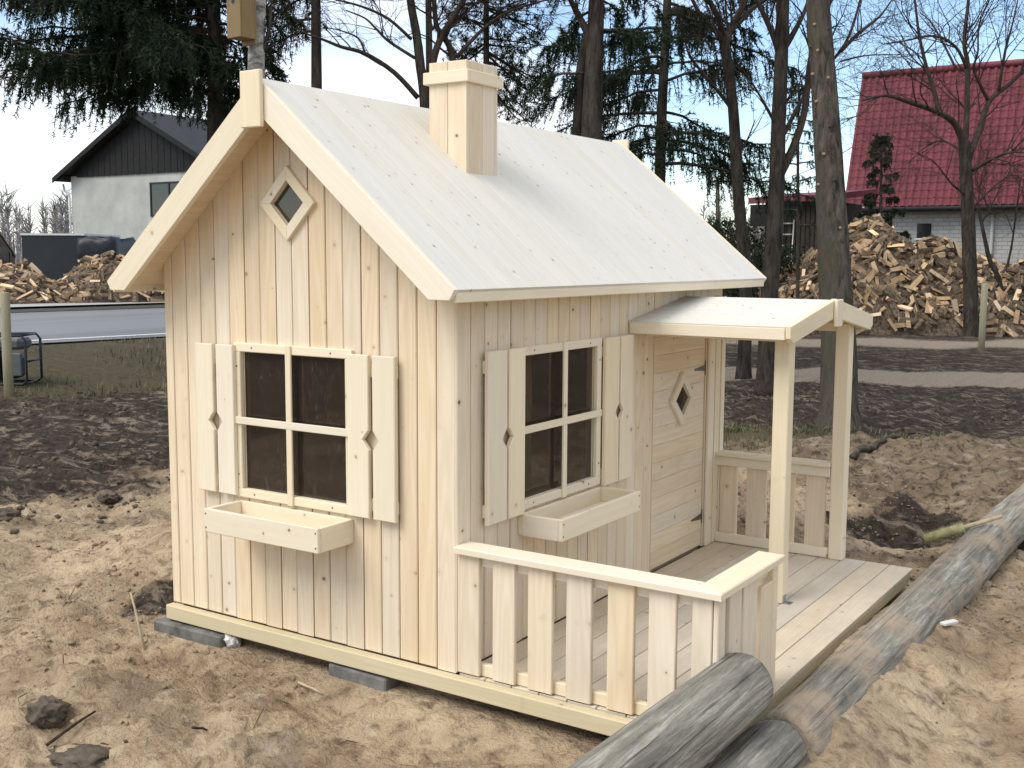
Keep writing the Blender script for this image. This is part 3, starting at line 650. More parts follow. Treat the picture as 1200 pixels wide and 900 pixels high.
# ------------------------------------------------------------------ border logs, blocks and small things on the site
def log_mat(name, sand):
    m, t, bs = newmat(name); v = coords(t, (1, 1, 1)); st = noise(t, coords(t, (0.7, 9, 9)), 3.6, 8, 0.66, 0.7); b = noise(t, v, 4, 5, 0.6); fine = noise(t, coords(t, (5, 30, 30)), 5, 4)
    c = mixcol(t, ramp(t, st, [(0.36, 0.0), (0.62, 1.0)]), (0.145, 0.135, 0.112), (0.32, 0.30, 0.25))
    c = mixcol(t, ramp(t, st, [(0.54, 0.0), (0.72, 0.8)]), c, (0.50, 0.475, 0.40))
    c = mixcol(t, ramp(t, b, [(0.5, 0.0), (0.66, 0.6)]), c, (0.12, 0.115, 0.10))
    ck = noise(t, coords(t, (0.35, 22, 22)), 3.0, 4, 0.6, 0.3); c = mixcol(t, ramp(t, ck, [(0.33, 0.6), (0.39, 0.0)]), c, (0.035, 0.032, 0.028)); c = mixcol(t, ramp(t, fine, [(0.30, 0.22), (0.55, 0.0)]), c, (0.07, 0.065, 0.055))
    if sand: c = mixcol(t, ramp(t, b, [(0.62 - sand, 0.0), (0.78 - sand, 0.85)]), c, (0.40, 0.31, 0.22))
    t.links.new(c, bs.inputs['Base Color']); bs.inputs['Roughness'].default_value = 0.85; bs.inputs['Specular IOR Level'].default_value = 0.2
    bump(t, bs, val(t, 'ADD', val(t, 'ADD', st, ramp(t, ck, [(0.33, 0.0), (0.42, 0.8)])), val(t, 'MULTIPLY', fine, 0.6)), 0.6, 0.012); return m
M['log'] = log_mat('weathered_log', 0.0); M['log_sand'] = log_mat('sandy_log', 0.14); M['log_end'] = wood('log_end', (0.42, 0.36, 0.28), (0.25, 0.20, 0.15), knots=0.1)
def big_log(label, a, b, r0, r1, mat, seed):
    a, b = Vector(a), Vector(b); L = (b - a).length; mw = frame(a, b - a, UP); n = 60; sd = 28; V = []; Fc = []
    xs = [0.0, 0.006, 0.03] + [0.08 + (L - 0.16) * i / (n - 1) for i in range(n)] + [L - 0.03, L - 0.006, L]
    sh = [0.80, 0.93, 0.99] + [1] * n + [0.99, 0.93, 0.80]
    for i, x in enumerate(xs):
        for k in range(sd):
            th = 2 * math.pi * k / sd
            nz = float(fbm(np.array([x * 1.3 + seed]), np.array([math.cos(th) * 1.2 + math.sin(th) * 0.7 + 5]), 1.3, 3, seed)[0]) - 0.5
            rr = (r0 + (r1 - r0) * x / L) * sh[i] * (1 + 0.13 * nz); V.append((x, rr * math.cos(th) + 0.008 * math.sin(x * 1.7 + seed), rr * math.sin(th)))
    for i in range(len(xs) - 1):
        for k in range(sd): k2 = (k + 1) % sd; Fc.append((i * sd + k, i * sd + k2, (i + 1) * sd + k2, (i + 1) * sd + k))
    me = mesh_from('border_log', V, Fc, True); o = tag(link('border_log', me, None, M[mat], mw), label, 'log')
    for nm, i0, rev in (('cut_end', 0, True), ('cut_end', (len(xs) - 1) * sd, False)):
        ring = [V[i0 + k] for k in range(sd)]; cx = sum(p[0] for p in ring) / sd
        fv = [(p[0] + (-0.001 if rev else 0.001), p[1], p[2]) for p in ring]; f = tuple(range(sd)); link(nm, mesh_from('cut_end', fv, [f[::-1] if rev else f]), o, M['log_end'], mw)
    return o
big_log('weathered grey-green log lying on top at the porch corner, round end showing', (1.064, 0.13, 0.155), (1.03, -2.35, 0.10), 0.107, 0.116, 'log', 3)
big_log('grey log lying underneath the top log beside the porch corner', (1.165, 0.16, -0.055), (1.16, -2.3, -0.09), 0.105, 0.11, 'log', 8)
big_log('long sand-dusted log half buried along the outer edge of the porch deck', (1.175, 0.22, -0.075), (1.30, 7.6, -0.02), 0.118, 0.125, 'log_sand', 15)

M['concrete'] = plain('concrete', (0.155, 0.148, 0.136), 0.9, 0.45, 14, bmp=0.4); M['white_stone'] = plain('white_stone', (0.62, 0.60, 0.56), 0.8, 0.15, 20, bmp=0.3, bscale=15)
def paver(label, c, sx, sy, sz, rz):
    o = link('paving_block', plank_mesh(sx, sy, sz, M['concrete'], 0.006), None, None, Matrix.Translation(c) @ Matrix.Rotation(rz, 4, 'Z')); return tag(o, label, 'paving block', 'blocks under the playhouse')
paver('grey concrete block under the far left corner of the playhouse base', (-1.40, 0.03, -0.118), 0.42, 0.20, 0.085, 0.02)
paver('grey concrete block under the middle of the playhouse front base beam', (-0.45, 0.055, -0.118), 0.30, 0.20, 0.085, -0.03)
paver('grey concrete block under the porch end of the base beam', (0.80, 0.045, -0.115), 0.30, 0.20, 0.085, 0.02)
paver('grey concrete block under the outer far corner of the deck', (0.86, 2.3, -0.120), 0.20, 0.30, 0.085, 0.0)
def lump(name, c, r, sq, mat, seed, sub=4, amp=0.42, fr=1.7):
    bm = bmesh.new(); bmesh.ops.create_icosphere(bm, subdivisions=sub, radius=1.0)
    from mathutils import noise as mn
    for v in bm.verts:
        d = v.co.normalized(); k = 1 + amp * mn.noise(d * fr + Vector((seed, seed * 2.1, 0))) + amp * 0.5 * mn.noise(d * fr * 2.7 + Vector((seed, 0, 3))) + amp * 0.4 * mn.noise(d * fr * 6 + Vector((0, seed, 3))); v.co = Vector((d.x * sq[0], d.y * sq[1], d.z * sq[2])) * (k * r)
    me = bpy.data.meshes.new(name); bm.to_mesh(me); bm.free(); me.shade_smooth()
    return link(name, me, None, M[mat], Matrix.Translation(c))
M['clod'] = plain('clod', (0.10, 0.078, 0.058), 0.95, 0.6, 22, bmp=0.9, bscale=40); M['clod_sand'] = plain('clod_sand', (0.25, 0.185, 0.125), 0.95, 0.4, 18, bmp=0.6)
def gpt(px, py, z=-0.16):
    for _ in range(6): p = onz(px, py, z); z = gz(p.x, p.y)
    return Vector((p.x, p.y, z))
p = gpt(56, 832); tag(lump('earth_clod', p + Vector((0, 0, 0.03)), 0.065, (1.15, 0.9, 0.75), 'clod', 4.2), 'large dark lump of earth lying on the open sand', 'clod')
p = gpt(128, 593); tag(lump('earth_clod', p + Vector((0, 0, 0.02)), 0.06, (1.2, 1, 0.6), 'clod', 7.7), 'dark earth lump at the foot of the small sand heap', 'clod')
p = gpt(98, 890); tag(lump('earth_clod', p + Vector((0, 0, 0.0)), 0.10, (1.5, 0.9, 0.32), 'clod', 9.1), 'flat dark crumbly patch of earth sunk in the sand', 'clod')
p = gpt(272, 756); tag(lump('white_stone', p + Vector((0, 0, 0.02)), 0.04, (1.0, 0.8, 0.8), 'white_stone', 2.2), 'whitish stone beside the block under the base beam', 'stone')
p = gpt(5, 612); tag(lump('earth_clod', p + Vector((0, 0, 0.03)), 0.10, (1.2, 1, 0.55), 'clod', 12.4), 'dark earth lump at the edge of the turned soil', 'clod')
p = gpt(1112, 737, -0.25); tag(link('wood_chip', plank_mesh(0.085, 0.03, 0.014, M['white_stone'], 0.003), None, None, Matrix.Translation(p + Vector((0, 0, 0.012))) @ Matrix.Rotation(1.1, 4, 'Z')), 'small white offcut on the sand beside the half buried log', 'offcut')
p = gpt(1202, 626, -0.2); tag(link('white_block', plank_mesh(0.16, 0.10, 0.12, M['white_stone'], 0.01), None, None, Matrix.Translation(p + Vector((0.03, 0, 0.04))) @ Matrix.Rotation(0.5, 4, 'Z')), 'white block behind the far end of the half buried log', 'block')
M['stick'] = plain('stick', (0.46, 0.37, 0.25), 0.8, 0.2, 30)
def stick(name, label, a, b, r, mat='stick'):
    a, b = Vector(a), Vector(b); t = Tubes(); m1 = a.lerp(b, 0.35) + Vector((0.004, -0.006, 0.004)); m2 = a.lerp(b, 0.7) + Vector((-0.005, 0.004, 0.002))
    t.add([a, m1, m2, b], [r, r * 0.95, r * 0.85, r * 0.6], 6); return tag(t.obj(name, mat), label, 'stick')
g0 = gpt(171, 754); g1 = at(153, 694, (g0 - CAM).dot(_f) + 0.02); stick('stick', 'pale thin stick poking up out of the ground near the house corner', g0 - Vector((0, 0, 0.02)), g1, 0.006)
g0 = gpt(350, 803); g1 = gpt(377, 822); stick('stick', 'short pale splinter lying on the sand in front of the base beam', g0 + Vector((0, 0, 0.012)), g1 + Vector((0, 0, 0.012)), 0.006)
g0 = gpt(55, 877); g1 = gpt(112, 838); stick('stick', 'dark twig lying on the sand by the large earth lump', g0 + Vector((0, 0, 0.012)), g1 + Vector((0, 0, 0.016)), 0.006, 'bark_twig')
g0 = gpt(225, 862); g1 = gpt(243, 850); stick('stick', 'small dark twig lying on open sand', g0 + Vector((0, 0, 0.012)), g1 + Vector((0, 0, 0.012)), 0.005, 'bark_twig')
def root(label, a, b, r, mat, n=14):
    a, b = gpt(*a), gpt(*b); t = Tubes(); pts = []
    for i in range(n + 1):
        q = a.lerp(b, i / n) + Vector((random.gauss(0, .02), random.gauss(0, .02), 0)); q.z = gz(q.x, q.y) + r * 0.9; pts.append(q)
    t.add(pts, [r * (1 - 0.5 * i / n) for i in range(n + 1)], 7); tag(t.obj('root', mat), label, 'root')
root('thick brown root lying along the crest of the spoil heap', (1000, 530), (1068, 518), 0.028, 'bark_grey')
# broom on the log
bh0, bh1, bh2 = onz(1083, 632, -0.02), onz(1130, 618, 0.065), onz(1174, 605, 0.125)
br = thing('broom', bh0, 'worn yellowish broom head with short handle resting on the half buried log', 'broom')
t_ = Tubes(); t_.add([bh1 - (bh1 - bh0) * 0.06, bh2], [0.013, 0.011], 10); t_.obj('handle', 'stick', br)
M['bristle'] = plain('bristle', (0.36, 0.33, 0.17), 0.9, 0.3, 30)
hd = Tubes(); hd.add([bh0.lerp(bh1, k) for k in (0, .03, .5, .97, 1)], [0.018, 0.026, 0.028, 0.026, 0.014], 12); hd.obj('head', 'bristle', br)
bv = []; bf = []; ax_ = (bh1 - bh0); axn = ax_.normalized()
for i in range(900):
    o_ = bh0 + ax_ * random.uniform(0.01, 0.99); dr = Vector((random.gauss(0, 1), random.gauss(0, 1), random.gauss(0, 1))); dr = (dr - axn * dr.dot(axn) * 0.8).normalized()
    b0 = len(bv); s_ = dr.orthogonal().normalized() * 0.0016; bv += [o_ + s_, o_ - s_, o_ + dr * random.uniform(0.036, 0.05)]; bf.append((b0, b0 + 1, b0 + 2))
link('bristles', mesh_from('bristles', [p - bh0 for p in bv], bf), br, M['bristle'], WM[br.name])['kind'] = 'stuff'

# loose crumbs of soil and sand, twigs (nobody could count them)
def scatter_lumps(name, n, fx, mats, label, cat):
    base = []; bm = bmesh.new(); bmesh.ops.create_icosphere(bm, subdivisions=1, radius=1.0); BV = np.array([v.co[:] for v in bm.verts]); BF = np.array([[v.index for v in f.verts] for f in bm.faces]); bm.free()
    xy, r = fx(n); k = len(xy); z = ground_h(xy[:, 0], xy[:, 1])
    sc = r[:, None, None] * (1 + 0.28 * rng.standard_normal((k, len(BV), 1))) * rng.uniform(0.7, 1.3, (k, 1, 3)) * np.array([1, 1, 0.75])
    V = BV[None] * sc + np.stack([xy[:, 0], xy[:, 1], z + r * 0.25], -1)[:, None, :]
    Fa = BF[None] + (np.arange(k) * len(BV))[:, None, None]
    o = link(name, mesh_np(name, V.reshape(-1, 3), Fa.reshape(-1, 3)), None, M[mats]); return tag(o, label, cat, kind='stuff')
def keep_out(xy): x, y = xy[:, 0], xy[:, 1]; return ~((x > -1.60) & (x < 1.30) & (y > -0.08) & (y < 2.5))
def f_sand(n):
    xy = np.stack([rng.uniform(-4.4, 2.9, n), rng.uniform(-1.8, 5.5, n)], -1); dn = fbm(xy[:, 0], xy[:, 1], 1.3, 3, 50); m = keep_out(xy) & (rng.random(n) < ss(0.42, 0.7, dn)); xy = xy[m]
    return xy, 0.004 + 0.010 * rng.random(len(xy)) ** 3 + 0.012 * (rng.random(len(xy)) > 0.97)
scatter_lumps('sand_crumbs', 16000, f_sand, 'clod_sand', 'loose crumbs of damp sand strewn around the playhouse', 'sand')
def f_soil(n):
    xy = np.stack([rng.uniform(-10.0, 2.6, n), rng.uniform(-1.6, 11.0, n)], -1); dn = fbm(xy[:, 0], xy[:, 1], 0.9, 3, 60); far = (xy[:, 0] < -3.6) | (xy[:, 1] > 6.5)
    pit = gauss(xy[:, 0], xy[:, 1], 0.55, 4.6, 0.7, 0.9) > 0.35
    m = keep_out(xy) & (((rng.random(n) < ss(0.4, 0.7, dn)) & far) | (rng.random(n) < 0.05) | pit); xy = xy[m]; f2 = far[m]
    return xy, np.where(f2, 0.008 + 0.028 * rng.random(len(xy)) ** 4, 0.004 + 0.014 * rng.random(len(xy)) ** 3)
scatter_lumps('soil_crumbs', 16000, f_soil, 'clod', 'dark crumbs of turned topsoil scattered over the ground', 'soil')
tw = Tubes()
for i in range(330):
    far = random.random() < 0.5
    x, y = (random.uniform(-9, -3.5), random.uniform(-1, 7)) if far else (random.uniform(-4, 2.8), random.uniform(-1.6, 6.5))
    if not keep_out(np.array([[x, y]]))[0]: continue
    a = random.uniform(0, 6.28); l = random.uniform(0.03, 0.14) * (1.8 if far else 1); z = gz(x, y); x2, y2 = x + l * math.cos(a), y + l * math.sin(a)
    if not keep_out(np.array([[x2, y2]]))[0]: continue
    tw.add([(x, y, z + 0.008), ((x + x2) / 2 + random.gauss(0, .006), (y + y2) / 2 + random.gauss(0, .006), max(z, gz(x2, y2)) + 0.014), (x2, y2, gz(x2, y2) + 0.008)], [0.0022, 0.0024, 0.0012], 4)
tag(tw.obj('twig_litter', 'fire_bark', None, False), 'small dark twigs and root bits littering the ground', 'twigs', kind='stuff')

# grass blades: road verge and the patch behind the porch
def blades(name, xy, h, label):
    k = len(xy); z = ground_h(xy[:, 0], xy[:, 1]); a = rng.uniform(0, 6.28, k); ln = h * rng.uniform(0.5, 1.2, k); lean = rng.uniform(0.1, 0.9, k)
    b = np.stack([xy[:, 0], xy[:, 1], z - 0.005], -1); s = np.stack([-np.sin(a), np.cos(a), 0 * a], -1) * (h * 0.07); d = np.stack([np.cos(a) * lean, np.sin(a) * lean, 1 + 0 * a], -1) * ln[:, None]
    V = np.stack([b - s, b + s, b + d], 1).reshape(-1, 3); o = link(name, mesh_np(name, V, np.arange(3 * k).reshape(-1, 3)), None, M['grass']); return tag(o, label, 'grass', kind='stuff')
n = 15000; y_ = rng.uniform(1, 22, n); x_ = rng.uniform(-13.0, -7.6, n) + ROADK * (y_ - 7.22); dn = fbm(x_, y_, 0.8, 4, 6); mk = rng.random(n) < ss(0.42, 0.6, dn) * ss(-7.4, -9.6, roadx(x_, y_))
blades('grass_verge', np.stack([x_, y_], -1)[mk], 0.10, 'thin worn grass along the near edge of the road')
n = 7000; x_ = rng.normal(-1.5, 0.75, n); y_ = rng.normal(6.6, 0.45, n); dn = fbm(x_, y_, 2.2, 3, 8); mk = dn > 0.45
blades('grass_patch', np.stack([x_, y_], -1)[mk], 0.06, 'short green grass at the foot of the thick trunk behind the porch')

# ------------------------------------------------------------------ fence posts, generator
M['post_wood'] = wood('post_wood', (0.33, 0.29, 0.17), (0.22, 0.18, 0.10), knots=0.3)
def fence_post(px, py, ptop, r, label):
    p = gpt(px, py); dep = (p - CAM).dot(_f); top = at(px, ptop, dep).z; h = top - p.z + 0.25; me_ = Tubes()
    mw = frame(p - Vector((0, 0, 0.25)), UP, XA); t = Tubes(); t.add([(0, 0, 0), (h * .5, .004, 0), (h - .012, 0, .003), (h, 0, .003)], [r, r * .98, r * .96, r * .82], 14)
    tag(link('fence_post', mesh_from('fence_post', t.v, t.f, True), None, M['post_wood'], mw), label, 'post', 'round fence posts at the site edge')
fence_post(11, 466, 342, 0.055, 'round pale wooden post standing in dark soil in front of the generator'); fence_post(1150, 411, 332, 0.06, 'round pale wooden post standing in front of the firewood heap')
M['gen_black'] = plain('gen_black', (0.018, 0.019, 0.021), 0.4, 0.2, 10); M['gen_blue'] = plain('gen_blue', (0.03, 0.045, 0.07), 0.4, 0.2, 10); M['gen_white'] = plain('gen_white', (0.10, 0.105, 0.11), 0.45, 0.1, 10)
gp = gpt(4, 428); gen = thing('generator', gp, 'black tube-framed portable generator with pale tank behind the wooden post', 'generator')
GR = _r0; GF = Vector((-GR.y, GR.x, 0))
def G(a, b, c): return gp + GR * a + GF * b + UP * c
for b in (-0.22, 0.22):
    t = Tubes(); ring = [G(-0.38, b, 0.06), G(-0.38, b, 0.56), G(-0.33, b, 0.62), G(0.33, b, 0.62), G(0.38, b, 0.56), G(0.38, b, 0.06), G(0.33, b, 0.02), G(-0.33, b, 0.02), G(-0.38, b, 0.06)]
    t.add(ring, [0.017] * 9, 8, False); t.obj('frame', 'gen_black', gen)
for a, c in ((-0.38, 0.3), (0.38, 0.3), (-0.33, 0.62), (0.33, 0.62), (-0.33, 0.02), (0.33, 0.02)):
    t = Tubes(); t.add([G(a, -0.22, c), G(a, 0.22, c)], [0.014] * 2, 8); t.obj('crossbar', 'gen_black', gen)
def gbox(nm, a0, a1, b0, b1, c0, c1, mat, bev=0.02):
    return link(nm, plank_mesh(a1 - a0, b1 - b0, c1 - c0, M[mat], bev), gen, None, frame(G((a0 + a1) / 2, (b0 + b1) / 2, (c0 + c1) / 2), GR, UP))
gbox('tank', -0.33, 0.30, -0.19, 0.19, 0.44, 0.58, 'gen_white', 0.04); gbox('engine', -0.32, 0.02, -0.17, 0.17, 0.06, 0.42, 'gen_black', 0.03); gbox('alternator', 0.04, 0.24, -0.15, 0.15, 0.08, 0.38, 'gen_blue', 0.05); gbox('control_panel', 0.20, 0.31, -0.2, -0.16, 0.12, 0.40, 'gen_white', 0.01)
t = Tubes(); t.add([G(-0.2, -0.24, 0.09), G(-0.2, -0.31, 0.09)], [0.09, 0.09], 18); t.obj('wheel', 'gen_black', gen)

# ------------------------------------------------------------------ trees
def jit(s): return Vector((random.gauss(0, s), random.gauss(0, s), random.gauss(0, s)))
def to_ground(path):
    p = path[0]; g = gz(p.x, p.y); return [Vector((p.x, p.y, g - 0.12))] + ([p] if p.z > g + 0.25 else []) + path[1:] if p.z > g + 0.25 else [Vector((p.x, p.y, g - 0.12))] + path[1:]
def smooth_path(path, n=4):
    out_ = []
    for i in range(len(path) - 1):
        p0 = path[max(i - 1, 0)]; p1 = path[i]; p2 = path[i + 1]; p3 = path[min(i + 2, len(path) - 1)]
        for k in range(n):
            t = k / n; out_.append(0.5 * ((2 * p1) + (p2 - p0) * t + (2 * p0 - 5 * p1 + 4 * p2 - p3) * t * t + (3 * p1 - p0 - 3 * p2 + p3) * t ** 3))
    return out_ + [path[-1]]
def along(path, f):
    x = f * (len(path) - 1); i = min(int(x), len(path) - 2); return path[i].lerp(path[i + 1], x - i), (path[i + 1] - path[i]).normalized()
def trunk_part(root, path, r0, r1, mat, name='trunk', sides=14, flare=1.45):
    pp = smooth_path(path, 5); n = len(pp); rad = [(r0 + (r1 - r0) * i / (n - 1)) for i in range(n)]; rad[0] *= flare; rad[1] *= 1 + (flare - 1) * 0.5
    t = Tubes(); t.add(pp, rad, sides, True, 0.035); return t.obj(name, mat, root), pp
def grow(tb, p, d, L, r, lev, spread=0.55, grav=0.0, nseg=5, kids=(3, 5)):
    pts = [p]; rad = [r]; q = p.copy(); dd = d.copy()
    for i in range(nseg):
        dd = (dd + jit(0.16) + Vector((0, 0, grav))).normalized(); q = q + dd * (L / nseg); pts.append(q.copy()); rad.append(max(r * (1 - 0.75 * (i + 1) / nseg), 0.0022))
    tb.add(pts, rad, 5 if r > 0.02 else 3, False)
    if lev <= 0: return
    for k in range(random.randint(*kids)):
        f = random.uniform(0.25, 1.0); b, t = along(pts, f); side = t.orthogonal().normalized(); side.rotate(Matrix.Rotation(random.uniform(0, 6.28), 3, t))
        nd = (t * random.uniform(0.5, 1.0) + side * spread * random.uniform(0.7, 1.5)).normalized(); grow(tb, b, nd, L * random.uniform(0.42, 0.68), max(r * (1 - 0.75 * f) * 0.7, 0.003), lev - 1, spread, grav, max(3, nseg - 1), kids)
def limb(tb, path, r0, r1, twl=0.9, nt_=8, lev=2, spread=0.6, grav=0.02):
    pp = smooth_path(path, 4); n = len(pp); tb.add(pp, [r0 + (r1 - r0) * i / (n - 1) for i in range(n)], 7, True)
    for k in range(nt_):
        f = random.uniform(0.15, 1.0); b, t = along(pp, f); side = t.orthogonal().normalized(); side.rotate(Matrix.Rotation(random.uniform(0, 6.28), 3, t)); rr = (r0 + (r1 - r0) * f) * 0.5
        grow(tb, b, (t * 0.6 + side * spread + Vector((0, 0, 0.15))).normalized(), twl * random.uniform(0.5, 1.2), max(min(rr, 0.02), 0.004), lev, 0.6, grav)
class Needles:
    def __init__(s): s.st = []; s.dr = []; s.ln = []; s.tris = []
    def twig(s, p, d, l): s.st.append(p[:]); s.dr.append(d[:]); s.ln.append(l)
    def mesh(s, name, per, nl, nw, droop=0.35, org=Vector((0, 0, 0))):
        P0 = np.array(s.st); D = np.array(s.dr); L = np.array(s.ln); k = len(P0)
        t = rng.random((k, per)); pos = P0[:, None] + D[:, None] * (t * L[:, None])[..., None]; pos[..., 2] -= droop * L[:, None] * t * t
        dn = D[:, None] * 0.55 + rng.normal(0, 0.55, (k, per, 3)); dn /= np.linalg.norm(dn, axis=-1, keepdims=True)
        sd_ = np.cross(dn, rng.normal(0, 1, (k, per, 3))); sd_ /= np.linalg.norm(sd_, axis=-1, keepdims=True) + 1e-9
        ln = nl * rng.uniform(0.6, 1.3, (k, per, 1)); V = np.stack([pos - sd_ * nw, pos + sd_ * nw, pos + dn * ln], 2).reshape(-1, 3)
        # stems
        e = P0 + D * L[:, None]; e[:, 2] -= droop * L; sv = np.stack([P0 + [0.004, 0, 0], P0 - [0.004, 0.002, 0], e], 1).reshape(-1, 3)
        V = np.concatenate([V, sv]) - np.array(org[:]); return mesh_np(name, V, np.arange(len(V)).reshape(-1, 3))
def spruce_crown(root, path, specs, mat='needle', per=34, nl=0.055, nw=0.0045, hang=0.42, tw_per_m=26):
    """specs: list of (trunk fraction, azimuth, length, rise, droop)"""
    tb = Tubes(); nd = Needles()
    for f, az, L, rise, dr in specs:
        b, t = along(path, f); o = Vector((math.cos(az), math.sin(az), 0)); pts = []
        for i in range(8):
            u = i / 7; pts.append(b + o * (L * u) + UP * (rise * L * u - dr * L * u * u + 0.12 * L * u ** 4) + jit(0.02 * L) * u)
        tb.add(pts, [0.022 * (1 - u / 8) * min(1.4, 0.5 + L / 3) + 0.004 for u in range(8)], 5, False)
        sidev = o.cross(UP); nt_ = int(tw_per_m * L)
        for k in range(nt_):
            u = random.uniform(0.16, 1.0) ** 0.8; p, tg = along(pts, u); lat = random.choice((-1, 1)) * random.uniform(0.0, 1.0) * 0.30 * L * (1.12 - u) + random.gauss(0, 0.03)
            s0_ = p + sidev * lat + o * abs(lat) * 0.5 - UP * abs(lat) * 0.25
            if abs(lat) > 0.1: tb.add([p, s0_], [0.006, 0.003], 3, False)
            d = (Vector((0, 0, -1)) * random.uniform(0.5, 1.3) + o * random.uniform(-0.1, 0.5) + sidev * random.gauss(0, 0.3)).normalized()
            nd.twig(s0_, d, hang * random.uniform(0.35, 1.1) * (0.55 + 0.45 * min(1, L / 2)))
        for k in range(int(10 * L)):   # foliage running along the branch itself
            p, tg = along(pts, random.uniform(0.3, 1.0)); nd.twig(p, (tg + jit(0.5)).normalized(), hang * 0.6)
    tb.obj('branches', 'bark_dark', root)['kind'] = 'stuff'; o_ = link('crown', nd.mesh('crown', per, nl, nw, 0.35, WM[root.name].translation), root, M[mat], WM[root.name]); o_['kind'] = 'stuff'; return o_
def ring(n, f0, f1, L0, L1, rise=0.05, droop=0.35, az0=0.0, jl=0.2, wins=None):
    r = []
    for i in range(n):
        u = (i + random.random()) / n; az = az0 + i * 2.39996 + random.gauss(0, 0.25); r.append((f0 + (f1 - f0) * u, az, (L0 + (L1 - L0) * u) * (1 + random.uniform(-jl, jl)), rise + random.uniform(-0.1, 0.15), droop * random.uniform(0.6, 1.3)))
    return r
def tree_root(name, base, label, cat='tree'): return thing(name, (base.x, base.y, gz(base.x, base.y)), label, cat)

# big spruce behind the left of the roof
dp = 15.0; pth = to_ground([at(254, 330, dp), at(253, 200, dp), at(252, 80, dp), at(250, -60, dp)]); up_ = pth[-1]
pth += [up_ + Vector((0.05, 0, 2.5)), up_ + Vector((0.0, 0.05, 6.0))]
r_ = tree_root('spruce_tree', pth[0], 'big dark spruce with wide drooping boughs in front of the pale plastered house'); tk, pp = trunk_part(r_, pth, 0.165, 0.03, 'bark_dark')
zf = lambda z: (lambda a: a)(next((i + (z - pp[i].z) / max(1e-6, pp[i + 1].z - pp[i].z) for i in range(len(pp) - 1) if pp[i].z <= z < pp[i + 1].z), len(pp) - 1) / (len(pp) - 1))
def zfrac(pp, z): return next((i + (z - pp[i].z) / max(1e-6, pp[i + 1].z - pp[i].z) for i in range(len(pp) - 1) if pp[i].z <= z < pp[i + 1].z), len(pp) - 1) / (len(pp) - 1)
LEFT = math.atan2(-_r0.y, -_r0.x)
sp = ring(40, zfrac(pp, 3.85), zfrac(pp, 6.2), 2.3, 2.5, 0.1, 0.30) + ring(46, zfrac(pp, 6.0), zfrac(pp, 11.2), 2.3, 0.5, 0.05, 0.3)
for i in range(26): sp.append((zfrac(pp, random.uniform(4.0, 5.8)), LEFT + random.gauss(0, 0.5), random.uniform(2.2, 2.95), random.uniform(0.0, 0.2), random.uniform(0.2, 0.36)))
sp = [q for q in sp if not (math.cos(q[1] - LEFT) < -0.3 and q[2] > 1.6 and q[0] < zfrac(pp, 5.5))] + ring(24, zfrac(pp, 3.5), zfrac(pp, 5.6), 0.9, 1.3, 0.0, 0.40)
spruce_crown(r_, pp, sp, per=44, nl=0.075, nw=0.008, hang=0.36, tw_per_m=19)

# spruces right of the chimney
def spruce_at(label, pts, dp, r0, r1, ext, specs_f, per=34, hang=0.45, nl=0.06, nw=0.0055, tw=22, name='spruce_tree'):
    pth = to_ground([at(x, y, dp) for x, y in pts]); e_ = pth[-1]; dirv = (pth[-1] - pth[-2]).normalized()
    for k in ext: pth.append(e_ + Vector((dirv.x * k * 0.3, dirv.y * k * 0.3, k)))
    r = tree_root(name, pth[0], label); _, pp = trunk_part(r, pth, r0, r1, 'bark_dark'); spruce_crown(r, pp, specs_f(pp), per=per, hang=hang, nl=nl, nw=nw, tw_per_m=tw); return r, pp
def sf(pp):
    s = ring(12, zfrac(pp, 3.1), zfrac(pp, 5.4), 1.4, 2.0, 0.12, 0.42, 0.4) + ring(18, zfrac(pp, 6.4), zfrac(pp, 9.5), 1.6, 0.4, 0.1, 0.3)
    for i in range(13): s.append((zfrac(pp, random.uniform(2.9, 5.6)), LEFT + math.pi * (i % 2) + random.gauss(0, 0.55), random.uniform(1.1, 2.1), random.uniform(0.05, 0.3), random.uniform(0.3, 0.5)))
    return s
spruce_at('slender dark spruce standing clear of the roof end, bare lower trunk', [(772, 300), (773, 215), (776, 120), (781, 20), (784, -60)], 17.0, 0.11, 0.03, (2.0, 5.0), sf, per=44, tw=24, nl=0.07, nw=0.008)
def sf2(pp):
    s = ring(14, zfrac(pp, 6.2), zfrac(pp, 9.5), 1.5, 0.5, 0.1, 0.35)
    for i in range(11): s.append((zfrac(pp, random.uniform(3.3, 5.6)), random.choice((LEFT, LEFT + math.pi)) + random.gauss(0, 0.7), random.uniform(0.5, 1.25), random.uniform(0.0, 0.25), random.uniform(0.3, 0.55)))
    return s
rt, pp4 = spruce_at('thick double-stemmed spruce trunk rising beside the chimney', [(692, 300), (693, 165), (696, 80), (699, 0), (700, -60)], 13.0, 0.155, 0.04, (2.0, 5.5), sf2, per=44, tw=24, nl=0.07, nw=0.008)
trunk_part(rt, to_ground([at(672, 300, 13.2), at(677, 150, 13.2), at(681, 80, 13.1), at(690, 40, 13.0)]), 0.075, 0.05, 'bark_dark')
tb = Tubes(); limb(tb, [at(692, 45, 13.0), at(678, 18, 13.0), at(664, -10, 13.0), at(650, -50, 13.1)], 0.05, 0.015, 0.6, 5, 1); tb.obj('limb', 'bark_dark', rt)
def sf3(pp): return ring(46, zfrac(pp, 1.3), 0.99, 0.72, 0.10, 0.1, 0.2)
spruce_at('small bushy spruce in front of the red roof', [(1031, 330), (1032, 250), (1033, 175)], 29.5, 0.06, 0.012, (0.35,), sf3, per=40, hang=0.22, nl=0.06, nw=0.010, tw=44, name='young_spruce')
def sf4(pp): return ring(34, zfrac(pp, 2.2), 0.99, 0.75, 0.15, 0.15, 0.3)
